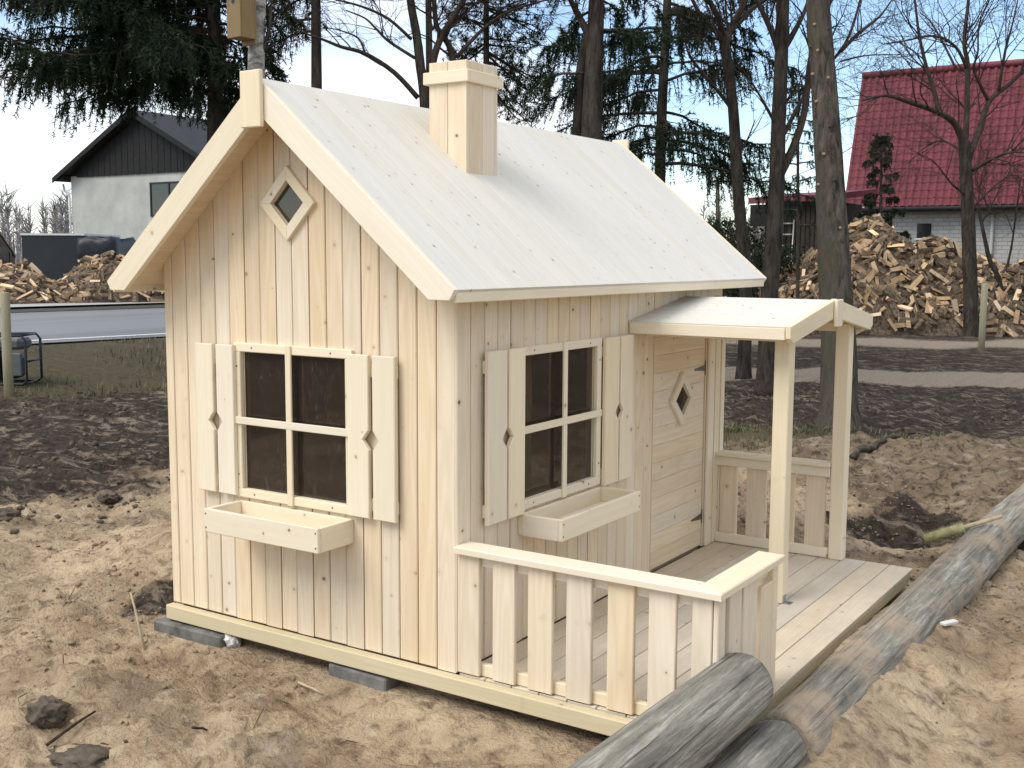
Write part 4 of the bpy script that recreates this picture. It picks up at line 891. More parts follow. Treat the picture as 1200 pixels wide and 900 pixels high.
spruce_at('thin young spruce behind the thick bare trunk', [(935, 330), (935, 200), (936, 120)], 24.0, 0.05, 0.012, (0.4,), sf4, per=26, hang=0.25, nl=0.05, nw=0.007, tw=22, name='young_spruce')
def sf5(pp): return [(zfrac(pp, random.uniform(4.0, 6.5)), LEFT + random.gauss(0, 0.6), random.uniform(0.4, 0.8), 0.0, 0.5) for i in range(12)] + ring(26, zfrac(pp, 5.6), 0.99, 1.6, 0.3, 0.1, 0.35)
spruce_at('slim dark spruce trunk left of the forked bare tree', [(371, 300), (371, 100), (370, 0), (370, -60)], 14.0, 0.085, 0.03, (2.0, 5.0), sf5, per=34, tw=20)

# thick pruned trunk behind the porch
dp = (gpt(984, 499) - CAM).dot(_f); pth = to_ground([at(984, 499, dp), at(982, 400, dp), at(976, 280, dp), at(969, 150, dp), at(958, 0, dp), at(953, -80, dp)]); e_ = pth[-1]; pth += [e_ + Vector((-0.15, 0, 2.5)), e_ + Vector((-0.2, 0.1, 6.5))]
r_ = tree_root('spruce_tree', pth[0], 'thick bare trunk with pale pruned branch scars behind the porch'); _, pp = trunk_part(r_, pth, 0.195, 0.05, 'bark_grey', sides=20)
spruce_crown(r_, pp, ring(40, zfrac(pp, 6.2), 0.99, 1.9, 0.4, 0.1, 0.35), per=22, tw_per_m=16)
M['scar'] = plain('scar', (0.30, 0.21, 0.14), 0.8, 0.3, 60)
for (x, y) in ((953, 27), (973, 34), (947, 53), (957, 60), (950, 89), (972, 88), (973, 146), (955, 118), (979, 213), (958, 215), (985, 265), (965, 180)):
    rr_ = ray(x, y); best = min(((CAM + rr_ * d_) for d_ in np.linspace(dp - 0.3, dp + 0.05, 60)), key=lambda q: abs(min((q - pp[i].lerp(pp[i + 1], k / 6)).length for i in range(len(pp) - 1) for k in range(6)) - 0.155))
    c_ = min((pp[i].lerp(pp[i + 1], k / 6) for i in range(len(pp) - 1) for k in range(6)), key=lambda q: abs(q.z - best.z)); n_ = (best - c_); n_.z = 0; n_.normalize()
    i_ = min(range(len(pp)), key=lambda i: abs(pp[i].z - best.z)); rad_ = 0.195 + (0.05 - 0.195) * i_ / (len(pp) - 1); s_ = c_ + n_ * (rad_ - 0.012)
    t = Tubes(); t.add([s_, s_ + n_ * random.uniform(0.02, 0.04)], [0.020, 0.014], 9); t.obj('branch_scar', 'scar' if random.random() < 0.6 else 'bark_grey', r_)

# bare broadleaf trees
def bare(name, label, pts, dp, r0, r1, limbs, mat='bark_twig', tmat='bark_dark', ext=(), twl=0.9, nt_=9, lev=2, top=0):
    pth = to_ground([at(x, y, dp) for x, y in pts]); r = tree_root(name, pth[0], label); _, pp = trunk_part(r, pth, r0, r1, tmat); tb = Tubes()
    for L in limbs:
        q = [at(x, y, dp + dz) for x, y, dz in L[2]]; limb(tb, q, L[0], L[1], twl, nt_, lev)
    for k in range(top): grow(tb, pp[-1], (UP + jit(0.35)).normalized(), random.uniform(1.5, 2.8), r1 * 0.8, 3)
    tb.obj('crown', mat, r); return r
bare('bare_tree', 'bare gnarled tree standing between the shed and the thick trunk', [(897, 455), (902, 345), (909, 250), (912, 150), (916, 60), (918, -40)], 14.0, 0.115, 0.075,
     [(0.06, 0.02, [(914, 205, 0), (930, 172, .1), (943, 130, .2), (950, 70, .3), (965, 20, .4), (985, -20, .5)]), (0.05, 0.015, [(913, 60, 0), (905, 38, -.1), (888, 2, -.2), (875, -30, -.3)]), (0.045, 0.012, [(917, 60, 0), (932, 35, .1), (945, 8, .2), (955, -30, .2)]),
      (0.022, 0.006, [(911, 150, 0), (895, 120, -.2), (880, 95, -.3), (868, 80, -.4)]), (0.022, 0.006, [(912, 130, 0), (928, 112, .2), (945, 100, .3)]), (0.03, 0.008, [(985, 60, .3), (1005, 40, .4), (1030, 20, .5), (1045, 0, .6)]), (0.03, 0.01, [(912, 170, 0), (950, 100, .6), (990, 52, .8), (1008, 0, .9), (1015, -40, 1)]), (0.014, 0.005, [(985, 72, .7), (1015, 65, .8), (1055, 64, 1)])], top=2, nt_=6)
bare('bare_tree', 'crooked bare tree with burls beside the shed roof', [(874, 345), (870, 280), (865, 225), (860, 140), (853, 75), (848, 45)], 15.5, 0.095, 0.062,
     [(0.06, 0.03, [(850, 52, 0), (858, 30, .1), (872, 2, .2), (880, -40, .2)]), (0.05, 0.02, [(848, 50, 0), (838, 35, -.1), (821, 18, -.2), (805, -15, -.3)]), (0.03, 0.01, [(858, 128, 0), (840, 105, -.1), (815, 75, -.2), (806, 60, -.3), (800, 30, -.3)]), (0.02, 0.006, [(862, 180, 0), (875, 165, .1), (885, 140, .2)])], top=2, nt_=5)
bare('bare_tree', 'bare tree whose dark forked limbs spread above the roof ridge and chimney', [(500, 300), (498, 130), (493, 80), (488, 40), (481, 0), (476, -60)], 14.0, 0.075, 0.045,
     [(0.035, 0.012, [(490, 115, 0), (462, 85, -.1), (428, 63, -.2), (400, 55, -.3), (380, 47, -.4), (360, 40, -.5)]), (0.022, 0.008, [(486, 68, 0), (455, 48, .1), (440, 33, .1), (427, 21, .2), (405, 12, .3)]), (0.022, 0.008, [(482, 46, 0), (455, 22, 0), (425, 8, 0), (396, 0, 0), (370, -8, 0)]), (0.016, 0.005, [(428, 63, -.2), (420, 45, -.2), (400, 36, -.2), (380, 32, -.2)]),
      (0.05, 0.03, [(503, 95, .1), (512, 55, .1), (528, 25, .2), (543, 0, .2), (556, -30, .2)]), (0.045, 0.03, [(534, 90, .2), (528, 58, .2), (518, 40, .2), (511, 28, .2), (508, -10, .2)]), (0.03, 0.01, [(535, 67, .2), (552, 48, .2), (573, 28, .3), (600, 12, .4), (640, 0, .5)])], top=3, twl=0.8, nt_=6)
bare('bare_tree', 'slim pale grey bare trunk just left of the chimney top', [(504, 300), (503, 72), (502, 0), (501, -60)], 16.5, 0.06, 0.04, [(0.02, 0.006, [(503, 40, 0), (515, 20, 0), (530, -10, 0)])], tmat='bark_grey', top=3)
# pine with tufts right of the chimney
dp = 18.0; pth = to_ground([at(571, 300, dp), at(570, 80, dp), at(570, 0, dp), at(570, -60, dp)]); pth.append(pth[-1] + Vector((0, 0, 3)))
r_ = tree_root('pine_tree', pth[0], 'thin pine with loose needle tufts right of the chimney'); _, pp = trunk_part(r_, pth, 0.07, 0.02, 'bark_dark'); tb = Tubes(); nd = Needles()
def tuft_limb(path, r0, n):
    q = smooth_path(path, 4); tb.add(q, [r0 * (1 - 0.8 * i / (len(q) - 1)) for i in range(len(q))], 5, False)
    for k in range(n):
        b, t = along(q, random.uniform(0.2, 1)); e_ = b + jit(0.16) + Vector((0, 0, 0.05)); tb.add([b, b.lerp(e_, 0.5) + jit(0.02), e_], [0.006, 0.005, 0.003], 3, False)
        for j in range(4): nd.twig(e_ + jit(0.02), (jit(1) + UP * 0.6).normalized(), 0.05)
for L in ([(570, 25), (600, 10), (640, -5)], [(570, 45), (590, 47), (625, 52)], [(571, 60), (595, 75), (625, 90), (640, 85)], [(570, 50), (550, 62), (538, 75)], [(570, 30), (545, 22), (525, 28)], [(571, 72), (600, 85), (618, 105), (630, 100)], [(570, 10), (590, 20), (620, 28), (640, 40)], [(571, 80), (585, 95), (600, 112), (612, 118)], [(570, 5), (550, -5), (535, -12)], [(571, 95), (588, 118), (605, 138), (618, 142)], [(570, -20), (600, -40), (630, -50)], [(570, -30), (540, -50), (520, -60)]):
    for z_ in (0, random.uniform(-.7, .7)): tuft_limb([at(x, y + random.uniform(-8, 8) * (z_ != 0), dp + z_ * i / 2) for i, (x, y) in enumerate(L)], 0.022, 34)
for k in range(20): tuft_limb([pth[-1] + Vector((0, 0, -random.uniform(0, 2.6))), pth[-1] + Vector((random.gauss(0, .8), random.gauss(0, .8), random.uniform(-1, .6)))], 0.02, 20)
tb.obj('branches', 'bark_twig', r_); link('crown', nd.mesh('crown', 9, 0.07, 0.005, 0.0, WM[r_.name].translation), r_, M['needle_pine'], WM[r_.name])
# birch with birdhouse
dp = 9.2; pth = to_ground([at(298, 360, dp), at(300, 90, dp), at(302, 40, dp), at(305, 0, dp), at(308, -60, dp)]); e_ = pth[-1]; pth += [e_ + Vector((0.1, 0, 2.0)), e_ + Vector((0.15, 0, 4.5))]
r_ = tree_root('birch_tree', pth[0], 'slim white-barked birch behind the roof peak carrying a birdhouse'); _, ppb = trunk_part(r_, pth, 0.085, 0.02, 'bark_birch'); tb = Tubes()
for k in range(26):
    b, t = along(ppb, zfrac(ppb, random.uniform(4.3, 8.0))); a = random.uniform(0, 6.28); grow(tb, b, Vector((math.cos(a), math.sin(a), 0.9)).normalized(), random.uniform(0.8, 1.6), 0.016, 2, 0.5, -0.04)
limb(tb, [at(308, 60, dp), at(316, 30, dp), at(318, 5, dp + .1), at(325, -20, dp + .1)], 0.018, 0.007, 0.5, 4, 1); tb.obj('crown', 'bark_twig', r_)
M['birdbox'] = wood('birdbox', (0.27, 0.20, 0.115), (0.17, 0.115, 0.06), knots=0.3)
bc = at(283, 10, dp - 0.20); fn = (Vector((-_r0.x, -_r0.y, 0)) * 0.62 + Vector((-_f.x, -_f.y, 0)) * 0.8).normalized(); sx_ = UP.cross(fn); zb_ = at(283, 45, dp - 0.2).z
bh = thing('birdhouse', (bc.x, bc.y, zb_), 'tall brown wooden birdhouse fixed to the birch trunk', 'birdhouse'); o_ = Vector((bc.x, bc.y, zb_)); BW, BD, BH = 0.165, 0.165, 0.40
plank('front', bh, o_ + fn * (BD / 2 - 0.008) + UP * BH / 2, UP, fn, BH, BW, 0.016, 'birdbox'); plank('back', bh, o_ - fn * (BD / 2 - 0.008) + UP * (BH / 2 + 0.02), UP, fn, BH + 0.12, BW, 0.016, 'birdbox')
for s in (-1, 1): plank('side', bh, o_ + sx_ * s * (BW / 2 - 0.008) + UP * (BH / 2 - 0.001), UP, sx_, BH, BD - 0.034, 0.016, 'birdbox')
plank('bottom', bh, o_ + UP * 0.01, sx_, UP, BW - 0.034, BD - 0.034, 0.016, 'birdbox'); plank('lid', bh, o_ + UP * (BH + 0.011) + fn * 0.02, sx_, UP, BW + 0.05, BD + 0.09, 0.02, 'birdbox')
t = Tubes(); hc = o_ + fn * (BD / 2 + 0.0002) + UP * (BH * 0.70); t.add([hc, hc + fn * 0.001], [0.020, 0.020], 16); t.obj('entrance_hole', 'gen_black', bh, False)
# wide bare tree at the firewood heap
bare('bare_tree', 'wide-spreading bare tree rising out of the firewood heap before the red roof', [(1138, 376), (1136, 300), (1134, 240), (1131, 190), (1130, 165)], 24.4, 0.17, 0.12,
     [(0.085, 0.02, [(1130, 172, 0), (1120, 146, -.2), (1100, 132, -.4), (1066, 120, -.7), (1038, 112, -1), (1010, 118, -1.2)]), (0.07, 0.025, [(1131, 170, 0), (1133, 130, .1), (1134, 76, .1), (1130, 50, 0), (1135, 0, 0), (1140, -50, 0)]), (0.055, 0.015, [(1100, 132, -.4), (1096, 112, -.4), (1085, 76, -.4), (1077, 40, -.5), (1072, 0, -.6), (1066, -40, -.7)]),
      (0.08, 0.02, [(1135, 185, 0), (1148, 152, .3), (1160, 118, .5), (1188, 94, .8), (1215, 62, 1), (1240, 20, 1.2)]), (0.04, 0.01, [(1158, 118, .5), (1148, 98, .3), (1141, 80, .2), (1146, 60, 0), (1147, 30, 0), (1160, 0, -.1)]), (0.04, 0.01, [(1133, 80, .1), (1120, 55, -.1), (1095, 42, -.2), (1060, 48, -.4), (1035, 52, -.6)]), (0.03, 0.008, [(1120, 80, 0), (1105, 50, .3), (1090, 25, .4), (1078, 15, .4)]),
      (0.04, 0.01, [(1170, 108, .6), (1178, 60, .5), (1186, 30, .5), (1195, -10, .6)]), (0.045, 0.01, [(1140, 200, 0), (1165, 185, -.5), (1190, 178, -.8), (1220, 182, -1)]), (0.03, 0.008, [(1135, 250, 0), (1158, 225, .4), (1185, 205, .5), (1205, 215, .5)]), (0.03, 0.006, [(1128, 178, 0), (1105, 165, .5), (1085, 172, .8), (1065, 190, .9)]), (0.03, 0.006, [(1134, 230, 0), (1115, 215, -.4), (1095, 190, -.6), (1075, 180, -.8)])], twl=1.7, nt_=13, lev=2)
bare('bare_tree', 'leaning bare sapling at the right flank of the firewood heap', [(1172, 335), (1160, 305), (1152, 270), (1146, 240)], 25.2, 0.07, 0.03, [(0.025, 0.006, [(1150, 262, 0), (1165, 235, .2), (1180, 200, .3)]), (0.02, 0.006, [(1146, 240, 0), (1150, 210, 0), (1158, 180, 0)])], twl=1.1)
bare('bare_tree', 'thin leaning bare stem before the white brick wall', [(1179, 325), (1186, 285), (1192, 240), (1196, 210)], 26.0, 0.035, 0.012, [(0.01, 0.004, [(1188, 275, 0), (1178, 250, 0), (1170, 235, 0)]), (0.01, 0.004, [(1192, 240, 0), (1200, 215, 0), (1206, 190, 0)])], twl=0.7)

# ------------------------------------------------------------------ firewood heaps
FM_NAMES = []
def fire_meshes():
    out_ = []; FM_NAMES.clear()
    for v in range(8):
        random.seed(100 + v); L = random.uniform(0.30, 0.42); R = random.uniform(0.075, 0.11); ang = random.choice((0.9, 1.2, 1.57, 2.1, 3.14)); n = 4
        FM_NAMES.append('flat sawn slab' if v == 7 else ('thin split wedge' if ang < 1.1 else ('split wedge' if ang < 1.4 else ('quarter-round split log' if ang < 2 else ('thick split log' if ang < 3 else 'half-round split log')))))
        prof = [(0.0, 0.0)] + [(R * math.cos(ang * i / n), R * math.sin(ang * i / n) * random.uniform(0.92, 1.05)) for i in range(n + 1)]
        if v == 7: prof = [(0.05, 0.02), (0.05, -0.02), (-0.05, -0.025), (-0.05, 0.02)][::-1]
        cy = sum(p[0] for p in prof) / len(prof); cz = sum(p[1] for p in prof) / len(prof); k = len(prof); V = []
        for x, s in ((-L / 2, 1.0), (0, random.uniform(0.95, 1.08)), (L / 2, random.uniform(0.8, 1.0))):
            for p in prof: V.append((x + random.uniform(-.008, .008), (p[0] - cy) * s, (p[1] - cz) * s))
        Fc = []; mi = []
        for a in (0, 1):
            for i in range(k):
                j = (i + 1) % k; Fc.append((a * k + i, a * k + j, (a + 1) * k + j, (a + 1) * k + i)); mi.append(1 if (v != 7 and 1 <= i <= n) else 0)
        Fc += [tuple(range(k))[::-1], tuple(2 * k + i for i in range(k))]; mi += [0, 0]
        me = mesh_from('firewood', V, Fc); me.materials.append(M['fire_cut']); me.materials.append(M['fire_bark'])
        for p, m_ in zip(me.polygons, mi): p.material_index = m_
        out_.append((me, np.array(V), Fc, mi))
    return out_
FM = fire_meshes(); random.seed(77)
def heap(org, sdir, tdir, length, depth, hfun, n_single, n_rest, label, group, rest_label, scale=1.0, zg=-0.15):
    """heap frame: s along its front, t away from the viewer; hfun(s, t) is the height of its surface"""
    org = Vector(org)
    def pose(s, t, sink, single):
        h = hfun(s, t); e = 0.08; gs = (hfun(s + e, t) - hfun(s - e, t)) / (2 * e); gt_ = (hfun(s, t + e) - hfun(s, t - e)) / (2 * e)
        nrm = (UP - sdir * gs - tdir * gt_).normalized(); p = org + sdir * s + tdir * t; p.z = zg + max(h, 0.02) + 0.03 - sink
        X = nrm.orthogonal().normalized(); X.rotate(Matrix.Rotation(random.uniform(0, 6.28), 3, nrm)); X = (X + nrm * random.gauss(0, 0.3)).normalized(); n2 = (nrm + jit(0.5)).normalized()
        if abs(n2.dot(X)) > 0.95: n2 = X.orthogonal()
        mw = frame(p, X, n2) @ Matrix.Scale(scale * random.uniform(0.65, 1.2), 4); return mw
    k = 0
    while k < n_single:
        s = random.uniform(0, length); t = random.uniform(0.0, depth * 0.62)
        if hfun(s, t) < 0.06: continue
        vi = random.randrange(len(FM)); o = link('firewood_log', FM[vi][0], None, None, pose(s, t, 0.0, True)); q = t / depth
        zone = 'at the foot' if q < 0.12 else ('on the lower slope' if q < 0.3 else ('on the upper slope' if q < 0.48 else 'on the crest'))
        tag(o, '%s %s of %s' % (FM_NAMES[vi], zone, label), 'firewood', group); k += 1
    V = []; Fc = []; mi = []; k = 0
    while k < n_rest:
        s = random.uniform(-0.1, length); t = random.uniform(-0.1, depth)
        if hfun(s, t) < 0.02: continue
        me, vv, ff, mm = random.choice(FM); mw = np.array(pose(s, t, random.uniform(0.02, 0.22), False)); b = len(V)
        V += [tuple(q) for q in (vv @ mw[:3, :3].T + mw[:3, 3])]; Fc += [tuple(b + i for i in f) for f in ff]; mi += mm; k += 1
    # dark core so that no daylight shows through
    ns, nt2 = 40, 20; b = len(V)
    for i in range(ns + 1):
        for j in range(nt2 + 1):
            s = length * i / ns; t = depth * j / nt2; p = org + sdir * s + tdir * t; V.append((p.x, p.y, zg - 0.3 if j == 0 else zg + max(hfun(s, t) - 0.16, -0.1)))
    for i in range(ns):
        for j in range(nt2): q = b + i * (nt2 + 1) + j; Fc.append((q, q + nt2 + 1, q + nt2 + 2, q + 1)); mi.append(1)
    me = mesh_from('firewood_heap', V, Fc); me.materials.append(M['fire_stuff']); me.materials.append(M['fire_bark'])
    for p, m_ in zip(me.polygons, mi): p.material_index = m_
    tag(link('firewood_heap', me), rest_label, 'firewood', kind='stuff')
def fire_stuff():
    m, t, bs = newmat('fire_stuff'); v = coords(t, rand=False); vo = N('ShaderNodeTexVoronoi', t); vo.inputs['Scale'].default_value = 6.5; t.links.new(v, vo.inputs['Vector'])
    sc = N('ShaderNodeSeparateColor', t); t.links.new(vo.outputs['Color'], sc.inputs[0]); c = mixcol(t, sc.outputs[0], (0.50, 0.29, 0.14), (0.76, 0.58, 0.37)); c = mixcol(t, ramp(t, sc.outputs[1], [(0.6, 0.0), (0.8, 0.45)]), c, (0.24, 0.19, 0.14))
    c = mixcol(t, noise(t, v, 25, 5), c, (0.22, 0.145, 0.09)); t.links.new(c, bs.inputs['Base Color']); bs.inputs['Roughness'].default_value = 0.85; return m
M['fire_stuff'] = fire_stuff()
def interp(x, pts): return float(np.interp(x, [p[0] for p in pts], [p[1] for p in pts]))
sdir = Vector((0.909, 0.416, 0)); tdir = Vector((-0.416, 0.909, 0))
PROF = [(-0.6, 0.0), (0.0, 0.9), (0.5, 1.3), (1.4, 1.8), (2.1, 2.4), (2.7, 2.7), (3.3, 2.15), (4.2, 2.0), (4.9, 1.8), (5.6, 1.55), (7.0, 1.3), (8.6, 0.6), (9.3, 0.0)]
def h_right(s, t):
    H = interp(s, PROF); u = t / 4.4
    if u < 0 or u > 1: return 0.0
    pr = math.sin(min(1, u / 0.62) * math.pi / 2) if u < 0.62 else math.cos((u - 0.62) / 0.38 * math.pi / 2)
    return H * (0.12 + 0.88 * pr) * (0.9 + 0.2 * float(vnoise(np.array([s * 1.7]), np.array([t * 1.7]), 4)[0]))
heap(gpt(917, 391) - sdir * 0.4, sdir, tdir, 9.2, 4.4, h_right, 210, 1700, 'the big firewood heap', 'split logs on the big firewood heap', 'the big heap of split firewood before the red-roofed house', 1.12, -0.15)
# heap across the road
la = onz(-95, 358, 0.24); lb = onz(265, 353, 0.24); sd2 = (lb - la); Ll = sd2.length; sd2.normalize(); td2 = Vector((-sd2.y, sd2.x, 0))
pL = [((onz(x, 358 - 5 * (x + 95) / 360, 0.24) - la).dot(sd2), h) for x, h in ((-95, 0.0), (-60, 0.7), (-30, 0.95), (15, 1.05), (40, 1.05), (62, 0.6), (75, 0.5), (105, 1.0), (135, 1.2), (165, 1.35), (200, 1.2), (240, 0.7), (265, 0.0))]
def h_left(s, t):
    u = t / 3.0
    if u < 0 or u > 1: return 0.0
    pr = math.sin(min(1, u / 0.6) * math.pi / 2) if u < 0.6 else math.cos((u - 0.6) / 0.4 * math.pi / 2)
    return interp(s, pL) * (0.12 + 0.88 * pr) * (0.88 + 0.24 * float(vnoise(np.array([s * 1.7]), np.array([t * 1.7]), 14)[0]))
heap(la + td2 * 0.1, sd2, td2, Ll, 3.0, h_left, 90, 760, 'the firewood heap across the road', 'split logs heaped across the road', 'the heap of split firewood along the far side of the road', 1.0, 0.24)

# ------------------------------------------------------------------ buildings
def poly_part(name, parent, pts, mat):
    o_ = WM[parent.name].translation; return link(name, mesh_from(name, [Vector(p) - o_ for p in pts], [tuple(range(len(pts)))]), parent, M[mat], WM[parent.name])
def solid(name, parent, pts, ext, mat):
    o_ = WM[parent.name].translation; n = len(pts); ext = Vector(ext); V = [Vector(p) - o_ for p in pts] + [Vector(p) + ext - o_ for p in pts]
    Fc = [tuple(range(n)), tuple(range(2 * n - 1, n - 1, -1))] + [(i, i + n, (i + 1) % n + n, (i + 1) % n) for i in range(n)]
    me = mesh_from(name, V, Fc); bm = bmesh.new(); bm.from_mesh(me); bmesh.ops.recalc_face_normals(bm, faces=bm.faces); bm.to_mesh(me); bm.free(); return link(name, me, parent, M[mat], WM[parent.name])
def bx(name, parent, lo, hi, mat): lo, hi = Vector(lo), Vector(hi); return solid(name, parent, [(lo.x, lo.y, lo.z), (hi.x, lo.y, lo.z), (hi.x, hi.y, lo.z), (lo.x, hi.y, lo.z)], (0, 0, hi.z - lo.z), mat)
M['plaster'] = plain('plaster', (0.42, 0.42, 0.39), 0.9, 0.16, 0.9, bmp=0.2, bscale=3); M['black_boards'] = plain('black_boards', (0.013, 0.012, 0.012), 0.75, 0.3, 4); M['dark_roof'] = plain('dark_roof', (0.022, 0.022, 0.023), 0.6, 0.25, 2)
M['win_dark'] = plain('win_dark', (0.018, 0.02, 0.024), 0.12, 0.3, 2, spec=0.6); M['white_frame'] = plain('white_frame', (0.6, 0.6, 0.6), 0.5, 0.05); M['shed_wood'] = plain('shed_wood', (0.040, 0.033, 0.026), 0.9, 0.45, 3, bmp=0.3)
# pale house with the black gable
wl = at(83, 207, 55.0); Y0 = wl.y; apx = ony(152, 128, Y0 - 0.55); XL, XR, ZW, ZA = wl.x, 2 * apx.x - wl.x, wl.z, apx.z
ph = thing('plaster_house', ((XL + XR) / 2, Y0, 0.15), 'grey-white plastered house with a black boarded gable across the road', 'house')
solid('wall', ph, [(XL, Y0, 0.1), (XR, Y0, 0.1), (XR, Y0, ZW), (XL, Y0, ZW)], (0, 11, 0), 'plaster')
eavl = ony(62, 212, Y0 - 0.55); k_ = (ZA - eavl.z) / (apx.x - eavl.x); XE0, XE1 = eavl.x, 2 * apx.x - eavl.x
solid('gable', ph, [(XL - 0.25, Y0 - 0.04, ZW + 0.02), (XR + 0.25, Y0 - 0.04, ZW + 0.02), (apx.x, Y0 - 0.04, ZA - 0.25)], (0, 11.0, 0), 'black_boards')
bx('soffit', ph, (XE0 + 0.15, Y0 - 0.45, ZW - 0.15), (XL - 0.02, Y0 + 10.8, ZW + 0.03), 'black_boards')
nb = 26
for i in range(nb):   # gable boards
    a = XL - 0.3 + (XR - XL + 0.6) * i / nb; b = a + (XR - XL + 0.6) / nb - 0.03; ta = ZA - 0.28 - k_ * abs(a - apx.x); tb_ = ZA - 0.28 - k_ * abs(b - apx.x)
    pts = [(a, Y0 - 0.075, ZW - 0.06), (b, Y0 - 0.075, ZW - 0.06)]
    if min(ta, tb_) < ZW: continue
    pts += [(b, Y0 - 0.075, tb_)] + ([(apx.x, Y0 - 0.075, ZA - 0.28)] if a < apx.x < b else []) + [(a, Y0 - 0.075, ta)]; solid('gable_board', ph, pts, (0, 0.03, 0), 'black_boards')
for s, xe in ((-1, XE0), (1, XE1)):
    ro = solid('roof', ph, [(apx.x, Y0 - 0.55, ZA), (xe, Y0 - 0.55, eavl.z + 0.12), (xe, Y0 - 0.55, eavl.z - 0.02), (apx.x, Y0 - 0.55, ZA - 0.14)], (0, 12.2, 0), 'dark_roof')
    solid('bargeboard', ro, [(apx.x, Y0 - 0.60, ZA + 0.02), (xe, Y0 - 0.60, eavl.z + 0.14), (xe, Y0 - 0.60, eavl.z - 0.10), (apx.x, Y0 - 0.60, ZA - 0.24)], (0, 0.045, 0), 'black_boards')
w0, w1 = ony(177, 215, Y0), ony(222, 252, Y0); wn = bx('window', ph, (w0.x, Y0 - 0.03, w1.z), (w1.x, Y0 + 0.02, w0.z), 'win_dark')
for a in (0, 0.5, 1): xx = w0.x + (w1.x - w0.x) * a; bx('frame_bar', wn, (xx - 0.04, Y0 - 0.06, w1.z), (xx + 0.04, Y0 - 0.032, w0.z), 'dark_roof')
for zz_ in (w0.z, w1.z): bx('frame_bar', wn, (w0.x - 0.05, Y0 - 0.065, zz_ - 0.04), (w1.x + 0.05, Y0 - 0.034, zz_ + 0.04), 'dark_roof')
d0 = ony(74, 216, Y0 - 0.1); t = Tubes(); t.add([d0, d0 + Vector((0.1, 0, -0.35)), Vector((XL - 0.06, Y0 - 0.08, ony(80, 227, Y0).z)), Vector((XL - 0.06, Y0 - 0.08, 0.2))], [0.05] * 4, 8); t.obj('downpipe', 'white_frame', ph)

# small dark-roofed house at the left edge
q0 = at(-4, 262, 78); q1 = ony(20.5, 297, q0.y); q2 = ony(20, 312, q0.y)
hx_ = ray(0, 290); HX = Vector((hx_.x, hx_.y, 0)).normalized() * 9
sh = thing('small_house', (q0.x, q0.y, 0.15), 'low house with steep dark roof behind the firewood, left of the dark box trailer', 'house')
solid('roof', sh, [(q0.x, q0.y - 0.4, q0.z), (q1.x, q0.y - 0.4, q1.z), (q1.x, q0.y - 0.4, q1.z - 0.2), (q0.x, q0.y - 0.4, q0.z - 0.3)], HX, 'dark_roof'); xm = 2 * q0.x - q1.x
solid('roof', sh, [(q0.x, q0.y - 0.4, q0.z), (xm, q0.y - 0.4, q1.z), (xm, q0.y - 0.4, q1.z - 0.2), (q0.x, q0.y - 0.4, q0.z - 0.3)], HX, 'dark_roof')
solid('wall', sh, [(xm + 0.3, q0.y, 0.1), (q1.x - 0.3, q0.y, 0.1), (q1.x - 0.3, q0.y, q1.z - 0.05), (q0.x, q0.y, q0.z - 0.3), (xm + 0.3, q0.y, q1.z - 0.05)], HX * 0.9, 'shed_wood')
bx('window', sh, (q1.x - 2.2, q0.y - 0.05, 1.0), (q1.x - 0.9, q0.y + 0.02, 2.0), 'win_dark')

# red-roofed brick house
M['red_roof'] = plain('red_roof', (0.150, 0.030, 0.040), 0.55, 0.3, 1.2, spec=0.4)
def brick_mat():
    m, t, bs = newmat('white_brick'); tc_ = N('ShaderNodeTexCoord', t); sp_ = N('ShaderNodeSeparateXYZ', t); t.links.new(tc_.outputs['Object'], sp_.inputs[0]); cb = N('ShaderNodeCombineXYZ', t); t.links.new(val(t, 'ADD', sp_.outputs[0], sp_.outputs[1]), cb.inputs[0]); t.links.new(sp_.outputs[2], cb.inputs[1])
    bk = N('ShaderNodeTexBrick', t); bk.inputs['Scale'].default_value = 1.0; bk.inputs['Brick Width'].default_value = 0.33; bk.inputs['Row Height'].default_value = 0.13; bk.inputs['Mortar Size'].default_value = 0.012; bk.inputs['Color1'].default_value = (0.52, 0.50, 0.47, 1); bk.inputs['Color2'].default_value = (0.40, 0.39, 0.37, 1); bk.inputs['Mortar'].default_value = (0.20, 0.19, 0.18, 1)
    t.links.new(cb.outputs[0], bk.inputs['Vector']); c = mixcol(t, noise(t, coords(t, rand=False), 2, 5), bk.outputs['Color'], (0.34, 0.33, 0.31)); t.links.new(c, bs.inputs['Base Color']); bs.inputs['Roughness'].default_value = 0.9; bump(t, bs, val(t, 'SUBTRACT', 1.0, bk.outputs['Fac']), 0.6, 0.02); return m
M['white_brick'] = brick_mat()
el = at(990, 243, 38.0); rg = onx(1012, 90, el.x); XL2, YE, ZE, YR, ZR = el.x, el.y, el.z, rg.y, rg.z; LEN = 19.0
rh = thing('red_roofed_house', (XL2 + LEN / 2, YR, -0.15), 'white brick house with a steep red metal-tile roof behind the firewood heap', 'house')
WB = YE + 0.55
solid('wall', rh, [(XL2 + 0.5, WB, -0.3), (XL2 + 0.5, 2 * YR - WB, -0.3), (XL2 + 0.5, 2 * YR - WB, ZE + 0.45), (XL2 + 0.5, YR, ZR - 0.4), (XL2 + 0.5, WB, ZE + 0.45)], (LEN - 1, 0, 0), 'white_brick')
